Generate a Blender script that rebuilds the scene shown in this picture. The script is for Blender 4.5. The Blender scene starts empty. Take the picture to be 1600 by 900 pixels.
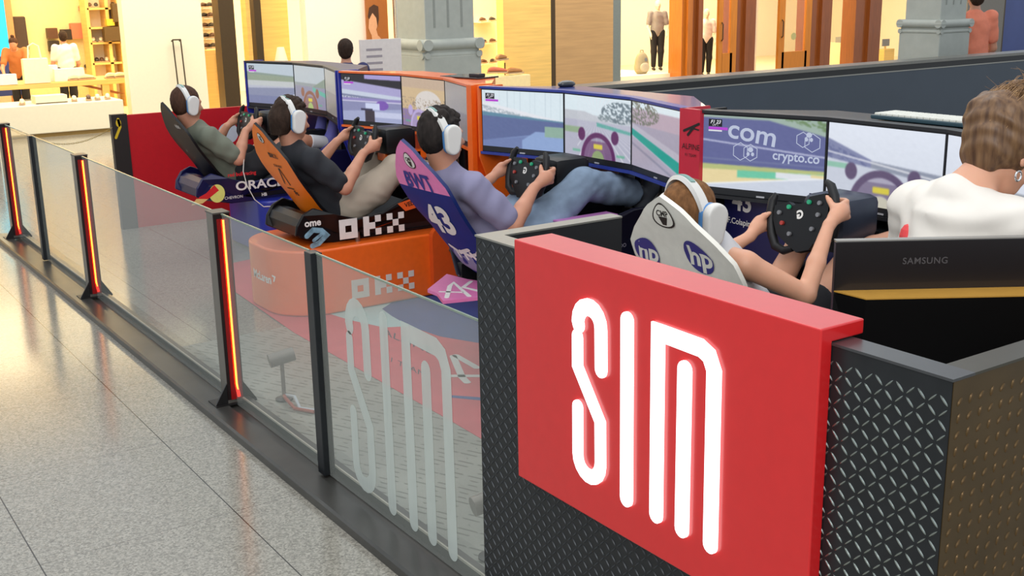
import bpy, bmesh, math, random
import numpy as np
from math import sin, cos, pi, radians, atan, atan2
from mathutils import Vector, Matrix
random.seed(7); np.random.seed(7)
D = bpy.data; SC = bpy.context.scene; COL = SC.collection

# ------------------------------------------------------------------ camera, world, lights
FPX, CX, CY, HCAM = 1790.0, 800.0, 450.0, 1.78
ROLL = -0.019; PITCH = atan(469 / FPX); YAW = radians(33.9185)
_fw = Vector((sin(YAW) * cos(PITCH), cos(YAW) * cos(PITCH), -sin(PITCH)))
_rt = Vector((cos(YAW), -sin(YAW), 0)); _up = _rt.cross(_fw)
_X = _rt * cos(ROLL) + _up * sin(ROLL); _U = _up * cos(ROLL) - _rt * sin(ROLL)
cam = D.objects.new('camera', D.cameras.new('camera')); COL.objects.link(cam)
mw = Matrix((_X, _U, -_fw)).transposed().to_4x4(); mw.translation = (0, 0, HCAM)
cam.matrix_world = mw
cam.data.sensor_width = 36; cam.data.lens = FPX / 1600 * 36
cam.data.clip_start = 0.05; cam.data.clip_end = 200
SC.camera = cam
SC.view_settings.view_transform = 'Standard'; SC.view_settings.look = 'None'
SC.view_settings.gamma = 1; SC.view_settings.use_curve_mapping = False
SC.view_settings.exposure = 0.0

w = D.worlds.new('world'); SC.world = w; w.use_nodes = True
w.node_tree.nodes['Background'].inputs[0].default_value = (0.86, 0.93, 1.0, 1)
w.node_tree.nodes['Background'].inputs[1].default_value = 0.85

def area(name, loc, target, size, size_y, power, color):
    l = D.lights.new(name, 'AREA'); l.shape = 'RECTANGLE'; l.size = size; l.size_y = size_y
    l.energy = power; l.color = color
    o = D.objects.new(name, l); COL.objects.link(o); o.location = loc
    d = Vector(target) - Vector(loc); o.rotation_euler = d.to_track_quat('-Z', 'Y').to_euler()
    return o
area('skylight_front', (0.5, 2.5, 7.5), (2.2, 4.2, 0.5), 5, 7, 170, (1.0, 0.97, 0.93))
area('fill_light_near', (-2.5, -2.5, 4.5), (3, 3.5, 0.8), 4, 3, 240, (1.0, 0.97, 0.93))  # unseen fill added behind the camera to brighten the seat backs
area('skylight_back', (6.5, 9, 7.5), (5, 8, 0), 7, 7, 260, (1.0, 0.96, 0.9))
area('shop_ceiling_light_left', (4.6, 18.3, 3.3), (4.6, 18.3, 0), 5, 3.5, 300, (1.0, 0.80, 0.48))
area('shop_ceiling_light_middle', (10.2, 17.2, 3.3), (10.2, 17.6, 0), 5.5, 2, 330, (1.0, 0.80, 0.46))
area('shop_ceiling_light_right', (16.4, 17.6, 3.3), (16.4, 17.6, 0), 7, 2.4, 400, (1.0, 0.84, 0.58))
area('shopfront_light_left', (4.6, 13.6, 4.2), (4.9, 16.2, 0.6), 6, 1, 220, (1.0, 0.86, 0.60))
area('shopfront_light_right', (13.5, 13.4, 4.2), (13.5, 16.2, 0.7), 12, 1, 260, (1.0, 0.86, 0.62))

def at(px, py, x=None, y=None, z=None):
    "point of the scene seen at a photo pixel on the plane x=, y= or z="
    d = _fw + _X * ((px - CX) / FPX) - _U * ((py - CY) / FPX)
    if y is not None: t = y / d.y
    elif x is not None: t = x / d.x
    else: t = (z - HCAM) / d.z
    return Vector((0, 0, HCAM)) + d * t

# ------------------------------------------------------------------ materials
def lin(c):
    if isinstance(c, str):
        c = c.lstrip('#'); c = [int(c[i:i + 2], 16) / 255 for i in (0, 2, 4)]
    return tuple(((v / 12.92) if v <= 0.04045 else ((v + 0.055) / 1.055) ** 2.4) for v in c)
_M = {}
def mat(name, color, rough=0.5, metal=0.0, noise=0.05, scale=30, bump=0.0, emit=None, es=0, coat=0, sss=0, spec=0.5, stretch=None):
    if name in _M: return _M[name]
    m = D.materials.new(name); m.use_nodes = True; nt = m.node_tree; b = nt.nodes['Principled BSDF']
    c = lin(color)
    b.inputs['Roughness'].default_value = rough; b.inputs['Metallic'].default_value = metal
    b.inputs['Specular IOR Level'].default_value = spec
    b.inputs['Coat Weight'].default_value = coat
    if sss:
        b.inputs['Subsurface Weight'].default_value = sss; b.inputs['Subsurface Radius'].default_value = (0.01, 0.004, 0.002)
        b.inputs['Subsurface Scale'].default_value = 0.6
    tc = nt.nodes.new('ShaderNodeTexCoord'); nz = nt.nodes.new('ShaderNodeTexNoise')
    nz.inputs['Scale'].default_value = scale; nz.inputs['Detail'].default_value = 4
    if stretch:
        mp = nt.nodes.new('ShaderNodeMapping'); mp.inputs['Scale'].default_value = stretch
        nt.links.new(tc.outputs['Object'], mp.inputs[0]); nt.links.new(mp.outputs[0], nz.inputs['Vector'])
    else: nt.links.new(tc.outputs['Object'], nz.inputs['Vector'])
    mx = nt.nodes.new('ShaderNodeMix'); mx.data_type = 'RGBA'
    mx.inputs[6].default_value = tuple(max(0, v * (1 - noise * 2)) for v in c) + (1,)
    mx.inputs[7].default_value = tuple(min(1, v * (1 + noise * 2)) for v in c) + (1,)
    nt.links.new(nz.outputs['Fac'], mx.inputs[0]); nt.links.new(mx.outputs[2], b.inputs['Base Color'])
    if bump:
        bp = nt.nodes.new('ShaderNodeBump'); bp.inputs['Strength'].default_value = bump; bp.inputs['Distance'].default_value = 0.004
        nt.links.new(nz.outputs['Fac'], bp.inputs['Height']); nt.links.new(bp.outputs[0], b.inputs['Normal'])
    if emit is not None:
        b.inputs['Emission Color'].default_value = lin(emit) + (1,); b.inputs['Emission Strength'].default_value = es
    _M[name] = m; return m

def glass_mat(name, tint, veil, veil_color, gloss_rough=0.03):
    m = D.materials.new(name); m.use_nodes = True; nt = m.node_tree; nt.nodes.clear()
    out = nt.nodes.new('ShaderNodeOutputMaterial'); tr = nt.nodes.new('ShaderNodeBsdfTransparent'); tr.inputs[0].default_value = lin(tint) + (1,)
    df = nt.nodes.new('ShaderNodeBsdfDiffuse'); df.inputs[0].default_value = lin(veil_color) + (1,)
    gl = nt.nodes.new('ShaderNodeBsdfGlossy'); gl.inputs['Roughness'].default_value = gloss_rough
    lw = nt.nodes.new('ShaderNodeLayerWeight'); lw.inputs[0].default_value = 0.5
    pw = nt.nodes.new('ShaderNodeMath'); pw.operation = 'POWER'; pw.inputs[1].default_value = 4.5; nt.links.new(lw.outputs['Facing'], pw.inputs[0])
    fr = nt.nodes.new('ShaderNodeMath'); fr.operation = 'MULTIPLY_ADD'; fr.inputs[1].default_value = 0.9; fr.inputs[2].default_value = 0.045; nt.links.new(pw.outputs[0], fr.inputs[0])
    nz = nt.nodes.new('ShaderNodeTexNoise'); nz.inputs['Scale'].default_value = 3
    mr = nt.nodes.new('ShaderNodeMapRange'); mr.inputs[3].default_value = veil * 0.85; mr.inputs[4].default_value = veil * 1.15
    nt.links.new(nz.outputs[0], mr.inputs[0])
    m1 = nt.nodes.new('ShaderNodeMixShader'); m2 = nt.nodes.new('ShaderNodeMixShader')
    nt.links.new(mr.outputs[0], m1.inputs[0]); nt.links.new(tr.outputs[0], m1.inputs[1]); nt.links.new(df.outputs[0], m1.inputs[2])
    nt.links.new(fr.outputs[0], m2.inputs[0]); nt.links.new(m1.outputs[0], m2.inputs[1]); nt.links.new(gl.outputs[0], m2.inputs[2])
    nt.links.new(m2.outputs[0], out.inputs[0]); return m

def emis(name, color, s):
    m = D.materials.new(name); m.use_nodes = True; nt = m.node_tree; nt.nodes.clear()
    out = nt.nodes.new('ShaderNodeOutputMaterial'); e = nt.nodes.new('ShaderNodeEmission')
    e.inputs[0].default_value = lin(color) + (1,); e.inputs[1].default_value = s
    nt.links.new(e.outputs[0], out.inputs[0]); return m

def floor_mat():
    m = D.materials.new('terrazzo'); m.use_nodes = True; nt = m.node_tree; b = nt.nodes['Principled BSDF']; L = nt.links
    tc = nt.nodes.new('ShaderNodeTexCoord')
    vo = nt.nodes.new('ShaderNodeTexVoronoi'); vo.inputs['Scale'].default_value = 160; L.new(tc.outputs['Object'], vo.inputs['Vector'])
    nz = nt.nodes.new('ShaderNodeTexNoise'); nz.inputs['Scale'].default_value = 60; nz.inputs['Detail'].default_value = 6; L.new(tc.outputs['Object'], nz.inputs['Vector'])
    n2 = nt.nodes.new('ShaderNodeTexNoise'); n2.inputs['Scale'].default_value = 1.1; L.new(tc.outputs['Object'], n2.inputs['Vector'])
    cr = nt.nodes.new('ShaderNodeValToRGB'); cr.color_ramp.elements[0].position = 0.1; cr.color_ramp.elements[0].color = lin('#68645c') + (1,)
    cr.color_ramp.elements[1].position = 0.8; cr.color_ramp.elements[1].color = lin('#a5a196') + (1,)
    sep = nt.nodes.new('ShaderNodeSeparateColor'); L.new(vo.outputs['Color'], sep.inputs[0])
    ad = nt.nodes.new('ShaderNodeMath'); ad.operation = 'MULTIPLY_ADD'; ad.inputs[1].default_value = 0.55; L.new(sep.outputs[0], ad.inputs[0])
    m3 = nt.nodes.new('ShaderNodeMath'); m3.operation = 'MULTIPLY'; m3.inputs[1].default_value = 0.5; L.new(nz.outputs[0], m3.inputs[0]); L.new(m3.outputs[0], ad.inputs[2])
    L.new(ad.outputs[0], cr.inputs[0])
    # tile joints: x lines every .66 from .595, y lines every .8
    br = nt.nodes.new('ShaderNodeSeparateXYZ'); L.new(tc.outputs['Object'], br.inputs[0])
    def joint(sock, off, step, wd):
        a = nt.nodes.new('ShaderNodeMath'); a.operation = 'SUBTRACT'; a.inputs[1].default_value = off - step / 2; L.new(sock, a.inputs[0])
        p = nt.nodes.new('ShaderNodeMath'); p.operation = 'PINGPONG'; p.inputs[1].default_value = step / 2; L.new(a.outputs[0], p.inputs[0])
        g = nt.nodes.new('ShaderNodeMath'); g.operation = 'GREATER_THAN'; g.inputs[1].default_value = step / 2 - wd; L.new(p.outputs[0], g.inputs[0]); return g
    jx = joint(br.outputs[0], 0.597, 0.66, 0.0022); jy = joint(br.outputs[1], 3.66, 0.8, 0.0009)
    mx = nt.nodes.new('ShaderNodeMath'); mx.operation = 'MAXIMUM'; L.new(jx.outputs[0], mx.inputs[0]); L.new(jy.outputs[0], mx.inputs[1])
    mc = nt.nodes.new('ShaderNodeMix'); mc.data_type = 'RGBA'; L.new(mx.outputs[0], mc.inputs[0]); L.new(cr.outputs[0], mc.inputs[6]); mc.inputs[7].default_value = lin('#37352f') + (1,)
    L.new(mc.outputs[2], b.inputs['Base Color'])
    mr = nt.nodes.new('ShaderNodeMapRange'); mr.inputs[3].default_value = 0.11; mr.inputs[4].default_value = 0.2; L.new(n2.outputs[0], mr.inputs[0]); L.new(mr.outputs[0], b.inputs['Roughness'])
    b.inputs['Specular IOR Level'].default_value = 0.55
    return m

def tread_mat():
    "grey inner floor of the arena: five-bar tread pattern"
    m = D.materials.new('tread_floor'); m.use_nodes = True; nt = m.node_tree; b = nt.nodes['Principled BSDF']; L = nt.links
    tc = nt.nodes.new('ShaderNodeTexCoord'); ck = nt.nodes.new('ShaderNodeTexChecker'); ck.inputs['Scale'].default_value = 1 / 0.075
    mp = nt.nodes.new('ShaderNodeMapping'); mp.inputs['Rotation'].default_value = (0, 0, radians(8))
    L.new(tc.outputs['Object'], mp.inputs[0]); L.new(mp.outputs[0], ck.inputs['Vector'])
    wv = nt.nodes.new('ShaderNodeTexWave'); wv.wave_type = 'BANDS'; wv.bands_direction = 'DIAGONAL'; wv.inputs['Scale'].default_value = 13
    m2 = nt.nodes.new('ShaderNodeMapping'); m2.inputs['Rotation'].default_value = (0, 0, radians(20)); m2.inputs['Scale'].default_value = (1, 1, 0)
    L.new(tc.outputs['Object'], m2.inputs[0]); L.new(m2.outputs[0], wv.inputs['Vector'])
    gt = nt.nodes.new('ShaderNodeMath'); gt.operation = 'GREATER_THAN'; gt.inputs[1].default_value = 0.85; L.new(wv.outputs['Fac'], gt.inputs[0])
    mu = nt.nodes.new('ShaderNodeMath'); mu.operation = 'MULTIPLY'; L.new(gt.outputs[0], mu.inputs[0]); L.new(ck.outputs['Fac'], mu.inputs[1])
    nz = nt.nodes.new('ShaderNodeTexNoise'); nz.inputs['Scale'].default_value = 2.2; nz.inputs['Detail'].default_value = 5; L.new(tc.outputs['Object'], nz.inputs['Vector'])
    cr = nt.nodes.new('ShaderNodeValToRGB'); cr.color_ramp.elements[0].color = lin('#74766f') + (1,); cr.color_ramp.elements[1].color = lin('#aeb0a6') + (1,); L.new(nz.outputs[0], cr.inputs[0])
    mc = nt.nodes.new('ShaderNodeMix'); mc.data_type = 'RGBA'; L.new(mu.outputs[0], mc.inputs[0]); L.new(cr.outputs[0], mc.inputs[6]); mc.inputs[7].default_value = lin('#62645d') + (1,)
    L.new(mc.outputs[2], b.inputs['Base Color'])
    bp = nt.nodes.new('ShaderNodeBump'); bp.inputs['Strength'].default_value = 0.5; bp.inputs['Distance'].default_value = 0.003; L.new(mu.outputs[0], bp.inputs['Height']); L.new(bp.outputs[0], b.inputs['Normal'])
    b.inputs['Roughness'].default_value = 0.28
    return m

def brick_mat(name, c1, c2, mortar, scale=6):
    m = D.materials.new(name); m.use_nodes = True; nt = m.node_tree; b = nt.nodes['Principled BSDF']; L = nt.links
    tc = nt.nodes.new('ShaderNodeTexCoord'); br = nt.nodes.new('ShaderNodeTexBrick'); mp = nt.nodes.new('ShaderNodeMapping')
    mp.inputs['Rotation'].default_value = (radians(-90), 0, 0)
    L.new(tc.outputs['Object'], mp.inputs[0]); L.new(mp.outputs[0], br.inputs['Vector'])
    br.inputs['Scale'].default_value = scale; br.inputs['Color1'].default_value = lin(c1) + (1,); br.inputs['Color2'].default_value = lin(c2) + (1,); br.inputs['Mortar'].default_value = lin(mortar) + (1,)
    L.new(br.outputs[0], b.inputs['Base Color']); b.inputs['Roughness'].default_value = 0.8; return m

def vcol_mat(name, emission=0.0, rough=0.4):
    m = D.materials.new(name); m.use_nodes = True; nt = m.node_tree; b = nt.nodes['Principled BSDF']
    a = nt.nodes.new('ShaderNodeVertexColor'); a.layer_name = 'Col'
    if emission:
        b.inputs['Base Color'].default_value = (0.01, 0.01, 0.012, 1)
        nt.links.new(a.outputs[0], b.inputs['Emission Color']); b.inputs['Emission Strength'].default_value = emission
    else: nt.links.new(a.outputs[0], b.inputs['Base Color'])
    b.inputs['Roughness'].default_value = rough; return m

# ------------------------------------------------------------------ object helpers
def tagit(o, label=None, cat=None, group=None, kind=None):
    if label: o['label'] = label
    if cat: o['category'] = cat
    if group: o['group'] = group
    if kind: o['kind'] = kind
    return o
def empty(name, loc, label=None, cat=None, group=None, rz=0):
    o = D.objects.new(name, None); COL.objects.link(o); o.location = loc; o.rotation_euler = (0, 0, rz); o.empty_display_size = 0.1
    return tagit(o, label, cat, group)
def link(name, me, m=None, parent=None, smooth=False):
    o = D.objects.new(name, me); COL.objects.link(o)
    if m is not None:
        for k in (m if isinstance(m, (list, tuple)) else [m]): me.materials.append(k)
    if parent: o.parent = parent
    if smooth:
        me.polygons.foreach_set('use_smooth', [True] * len(me.polygons)); me.update()
    return o
def copy_tree(o, parent=None):
    c = o.copy(); COL.objects.link(c); c.parent = parent
    for ch in list(o.children): copy_tree(ch, c)
    return c

class MB:
    def __init__(s): s.v = []; s.f = []; s.mi = []; s.cur = 0
    def add(s, vs, fs):
        n = len(s.v); s.v += [tuple(v) for v in vs]; s.f += [tuple(i + n for i in f) for f in fs]; s.mi += [s.cur] * len(fs); return s
    def box(s, x0, x1, y0, y1, z0, z1, M=None, bev=0.0):
        if x0 > x1: x0, x1 = x1, x0
        if y0 > y1: y0, y1 = y1, y0
        if z0 > z1: z0, z1 = z1, z0
        b = min(bev, (x1 - x0) * .45, (y1 - y0) * .45, (z1 - z0) * .45)
        if b <= 0:
            vs = [(x, y, z) for x in (x0, x1) for y in (y0, y1) for z in (z0, z1)]
            fs = [(0, 1, 3, 2), (4, 6, 7, 5), (0, 4, 5, 1), (2, 3, 7, 6), (0, 2, 6, 4), (1, 5, 7, 3)]
        else:
            bm = bmesh.new(); bmesh.ops.create_cube(bm, size=1)
            for v in bm.verts: v.co = Vector(((x0 + x1) / 2 + v.co.x * (x1 - x0), (y0 + y1) / 2 + v.co.y * (y1 - y0), (z0 + z1) / 2 + v.co.z * (z1 - z0)))
            bmesh.ops.bevel(bm, geom=bm.edges[:], offset=b, segments=2, affect='EDGES', profile=0.5)
            bm.verts.index_update(); vs = [v.co.copy() for v in bm.verts]; fs = [[v.index for v in f.verts] for f in bm.faces]; bm.free()
        if M: vs = [M @ Vector(v) for v in vs]
        return s.add(vs, fs)
    def prism(s, poly, a0, a1, axis='y'):
        "poly in the plane normal to axis (y: (x,z); x: (y,z); z: (x,y))"
        n = len(poly)
        def P(p, a): return {'y': (p[0], a, p[1]), 'x': (a, p[0], p[1]), 'z': (p[0], p[1], a)}[axis]
        return s.add([P(p, a0) for p in poly] + [P(p, a1) for p in poly], [tuple(range(n))[::-1], tuple(range(n, 2 * n))] + [(i, (i + 1) % n, (i + 1) % n + n, i + n) for i in range(n)])
    def tube(s, pts, r, seg=10, caps=True):
        pts = [Vector(p) for p in pts]; rs = r if isinstance(r, (list, tuple)) else [r] * len(pts)
        vs = []; fs = []; up = None
        for i, p in enumerate(pts):
            t = (pts[min(i + 1, len(pts) - 1)] - pts[max(i - 1, 0)]).normalized()
            if up is None: up = Vector((0, 0, 1)) if abs(t.z) < .9 else Vector((1, 0, 0))
            a = t.cross(up); 
            if a.length < 1e-5: a = t.orthogonal()
            a.normalize(); b = a.cross(t).normalized(); up = b
            for k in range(seg): vs.append(p + (a * cos(2 * pi * k / seg) + b * sin(2 * pi * k / seg)) * rs[i])
        for i in range(len(pts) - 1):
            for k in range(seg): fs.append((i * seg + k, i * seg + (k + 1) % seg, (i + 1) * seg + (k + 1) % seg, (i + 1) * seg + k))
        if caps: fs += [tuple(range(seg))[::-1], tuple(range((len(pts) - 1) * seg, len(pts) * seg))]
        return s.add(vs, fs)
    def lathe(s, prof, c=(0, 0, 0), seg=24):
        vs = [(c[0] + r * cos(2 * pi * k / seg), c[1] + r * sin(2 * pi * k / seg), c[2] + z) for r, z in prof for k in range(seg)]
        fs = [(i * seg + k, i * seg + (k + 1) % seg, (i + 1) * seg + (k + 1) % seg, (i + 1) * seg + k) for i in range(len(prof) - 1) for k in range(seg)]
        return s.add(vs, fs + [tuple(range(seg))[::-1], tuple(range((len(prof) - 1) * seg, len(prof) * seg))])
    def ell(s, c, r, seg=14, M=None):
        vs = []; fs = []; n = seg // 2
        for i in range(n + 1):
            a = pi * i / n
            for k in range(seg):
                v = Vector((r[0] * sin(a) * cos(2 * pi * k / seg), r[1] * sin(a) * sin(2 * pi * k / seg), r[2] * cos(a)))
                if M: v = M.to_3x3() @ v
                vs.append(Vector(c) + v)
        for i in range(n):
            for k in range(seg): fs.append((i * seg + k, (i + 1) * seg + k, (i + 1) * seg + (k + 1) % seg, i * seg + (k + 1) % seg))
        return s.add(vs, fs)
    def mesh(s, name='m'):
        me = D.meshes.new(name); me.from_pydata(s.v, [], s.f); me.polygons.foreach_set('material_index', s.mi)
        bm = bmesh.new(); bm.from_mesh(me); bmesh.ops.remove_doubles(bm, verts=bm.verts[:], dist=1e-6)
        bmesh.ops.recalc_face_normals(bm, faces=bm.faces[:]); bm.to_mesh(me); bm.free(); return me
    def build(s, name, m, parent=None, smooth=False, **tg):
        o = link(name, s.mesh(name), m, parent, smooth)
        if smooth:
            try: o.data.set_sharp_from_angle(angle=radians(40))
            except Exception: pass
        return tagit(o, **tg) if tg else o
def box(name, x0, x1, y0, y1, z0, z1, m, parent=None, bev=0.0, **tg):
    return MB().box(x0, x1, y0, y1, z0, z1, bev=bev).build(name, m, parent, **tg)

def stroke(mb, pts, wd, fn, thick=0.004, flat0=False, seg=8, n0=0.0):
    "flat ribbon along a 2-D polyline with round ends; fn(a,b,h) maps to space"
    P = [Vector(p) for p in pts]; L = []; R = []
    for i, p in enumerate(P):
        d0 = (P[i] - P[i - 1]).normalized() if i else (P[1] - P[0]).normalized()
        d1 = (P[i + 1] - P[i]).normalized() if i < len(P) - 1 else d0
        n0_ = Vector((-d0.y, d0.x)); n1 = Vector((-d1.y, d1.x)); nn = (n0_ + n1).normalized(); k = wd / 2 / max(0.5, nn.dot(n0_))
        L.append(p + nn * k); R.append(p - nn * k)
    d = (P[-1] - P[-2]).normalized(); a0 = atan2(d.x, -d.y)
    capE = [P[-1] + Vector((cos(a0 - 0 - pi * j / seg + 0), sin(a0 - pi * j / seg))) * wd / 2 for j in range(1, seg)]
    nrm = Vector((-d.y, d.x)); capE = [P[-1] + (nrm * cos(pi * j / seg) + d * sin(pi * j / seg)) * wd / 2 for j in range(1, seg)]
    d = (P[0] - P[1]).normalized(); nrm = Vector((-d.y, d.x)); capS = [] if flat0 else [P[0] + (nrm * cos(pi * j / seg) + d * sin(pi * j / seg)) * wd / 2 for j in range(1, seg)]
    out = L + capE + R[::-1] + capS
    n = len(out); vs = [fn(q.x, q.y, n0) for q in out] + [fn(q.x, q.y, n0 + thick) for q in out]
    k = len(P); fs = []
    # strip faces on both sides (body) and fans for caps
    for h in (0, n):
        for i in range(k - 1):
            li, lj = i, i + 1; ri, rj = k + len(capE) + (k - 1 - i), k + len(capE) + (k - 2 - i)
            fs.append((li + h, lj + h, rj + h, ri + h))
        fs.append(tuple(h + q for q in [k - 1] + list(range(k, k + len(capE))) + [k + len(capE)]))
        if capS: fs.append(tuple(h + q for q in [2 * k + len(capE) - 1] + list(range(2 * k + len(capE), n)) + [0]))
    fs += [(i, (i + 1) % n, (i + 1) % n + n, i + n) for i in range(n)]
    mb.add(vs, fs)

def text_mesh(body, size=1.0, bold=0.0, shear=0.0, space=1.0, cut=None):
    "letters as a flat mesh in (x,y); returns verts, faces centred on the origin"
    cu = D.curves.new('t', 'FONT'); cu.body = body; cu.size = size; cu.offset = bold; cu.shear = shear; cu.space_character = space
    cu.align_x = 'CENTER'; cu.align_y = 'CENTER'; cu.resolution_u = 4; cu.fill_mode = 'FRONT'
    o = D.objects.new('t', cu); COL.objects.link(o)
    dg = bpy.context.evaluated_depsgraph_get(); me = D.meshes.new_from_object(o.evaluated_get(dg))
    D.objects.remove(o); D.curves.remove(cu)
    bm = bmesh.new(); bm.from_mesh(me); D.meshes.remove(me)
    if cut:
        bmesh.ops.triangulate(bm, faces=bm.faces[:])
        xs = [v.co.x for v in bm.verts]; ys = [v.co.y for v in bm.verts]
        for ax, lo, hi in ((0, min(xs), max(xs)), (1, min(ys), max(ys))):
            q = lo + cut
            while q < hi:
                no = (1, 0, 0) if ax == 0 else (0, 1, 0); co = (q, 0, 0) if ax == 0 else (0, q, 0)
                bmesh.ops.bisect_plane(bm, geom=bm.verts[:] + bm.edges[:] + bm.faces[:], plane_co=co, plane_no=no); q += cut
    bm.verts.index_update()
    r = [tuple(v.co) for v in bm.verts], [tuple(v.index for v in f.verts) for f in bm.faces]; bm.free(); return r
def decal(name, shapes, fn, m, parent=None, h=0.0015):

    "shapes: list of (verts2d, faces, material index); fn(u,v,h) -> point"
    for a_, b_ in (('pod_', 'side_pod'), ('base_', 'base')):
        if name.startswith(a_) and parent is not None and parent.name.startswith('racing_sim'): parent = [c for c in parent.children if c.name.startswith(b_)][0]
    mb = MB()
    for n_, (vs, fs, k) in enumerate(shapes): mb.cur = k; mb.add([fn(v[0], v[1], h * (1 + .12 * n_)) for v in vs], fs)
    me = D.meshes.new(name); me.from_pydata(mb.v, [], mb.f); me.polygons.foreach_set('material_index', mb.mi)
    return link(name, me, m, parent)
def decals(name, shapes, fn, m, parent=None):
    for i, sh in enumerate(shapes): decal(name, [sh], fn, m, parent, .0015 + .0004 * i)
def disc2(cx, cy, rx, ry, n=28, k=0): return ([(cx, cy)] + [(cx + rx * cos(2 * pi * i / n), cy + ry * sin(2 * pi * i / n)) for i in range(n)], [(0, i + 1, (i + 1) % n + 1) for i in range(n)], k)
def rect2(x0, y0, x1, y1, k=0): return ([(x0, y0), (x1, y0), (x1, y1), (x0, y1)], [(0, 1, 2, 3)], k)
def text2(body, cx, cy, size, k=0, bold=0.0, shear=0.0, cut=None, rot=0, sx=1.0):
    vs, fs = text_mesh(body, size, bold, shear, cut=cut); c, s_ = cos(rot), sin(rot)
    return ([(cx + (x * sx) * c - y * s_, cy + (x * sx) * s_ + y * c) for x, y, _ in vs], fs, k)
def line2(pts, wd, k=0):
    mb = MB(); stroke(mb, pts, wd, lambda a, b, h: (a, b, 0), thick=0); n = len(mb.v) // 2
    return ([v[:2] for v in mb.v[:n]], [f for f in mb.f if max(f) < n and len(f) > 2][: len(pts) + 1], k)
def pix2(rows, x0, y0, s, k=0):
    "block lettering from rows of characters"
    out = []
    for j, r in enumerate(rows):
        for i, ch in enumerate(r):
            if ch == '#': out.append(rect2(x0 + i * s, y0 - (j + 1) * s, x0 + (i + 1) * s, y0 - j * s, k))
    return out

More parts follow.
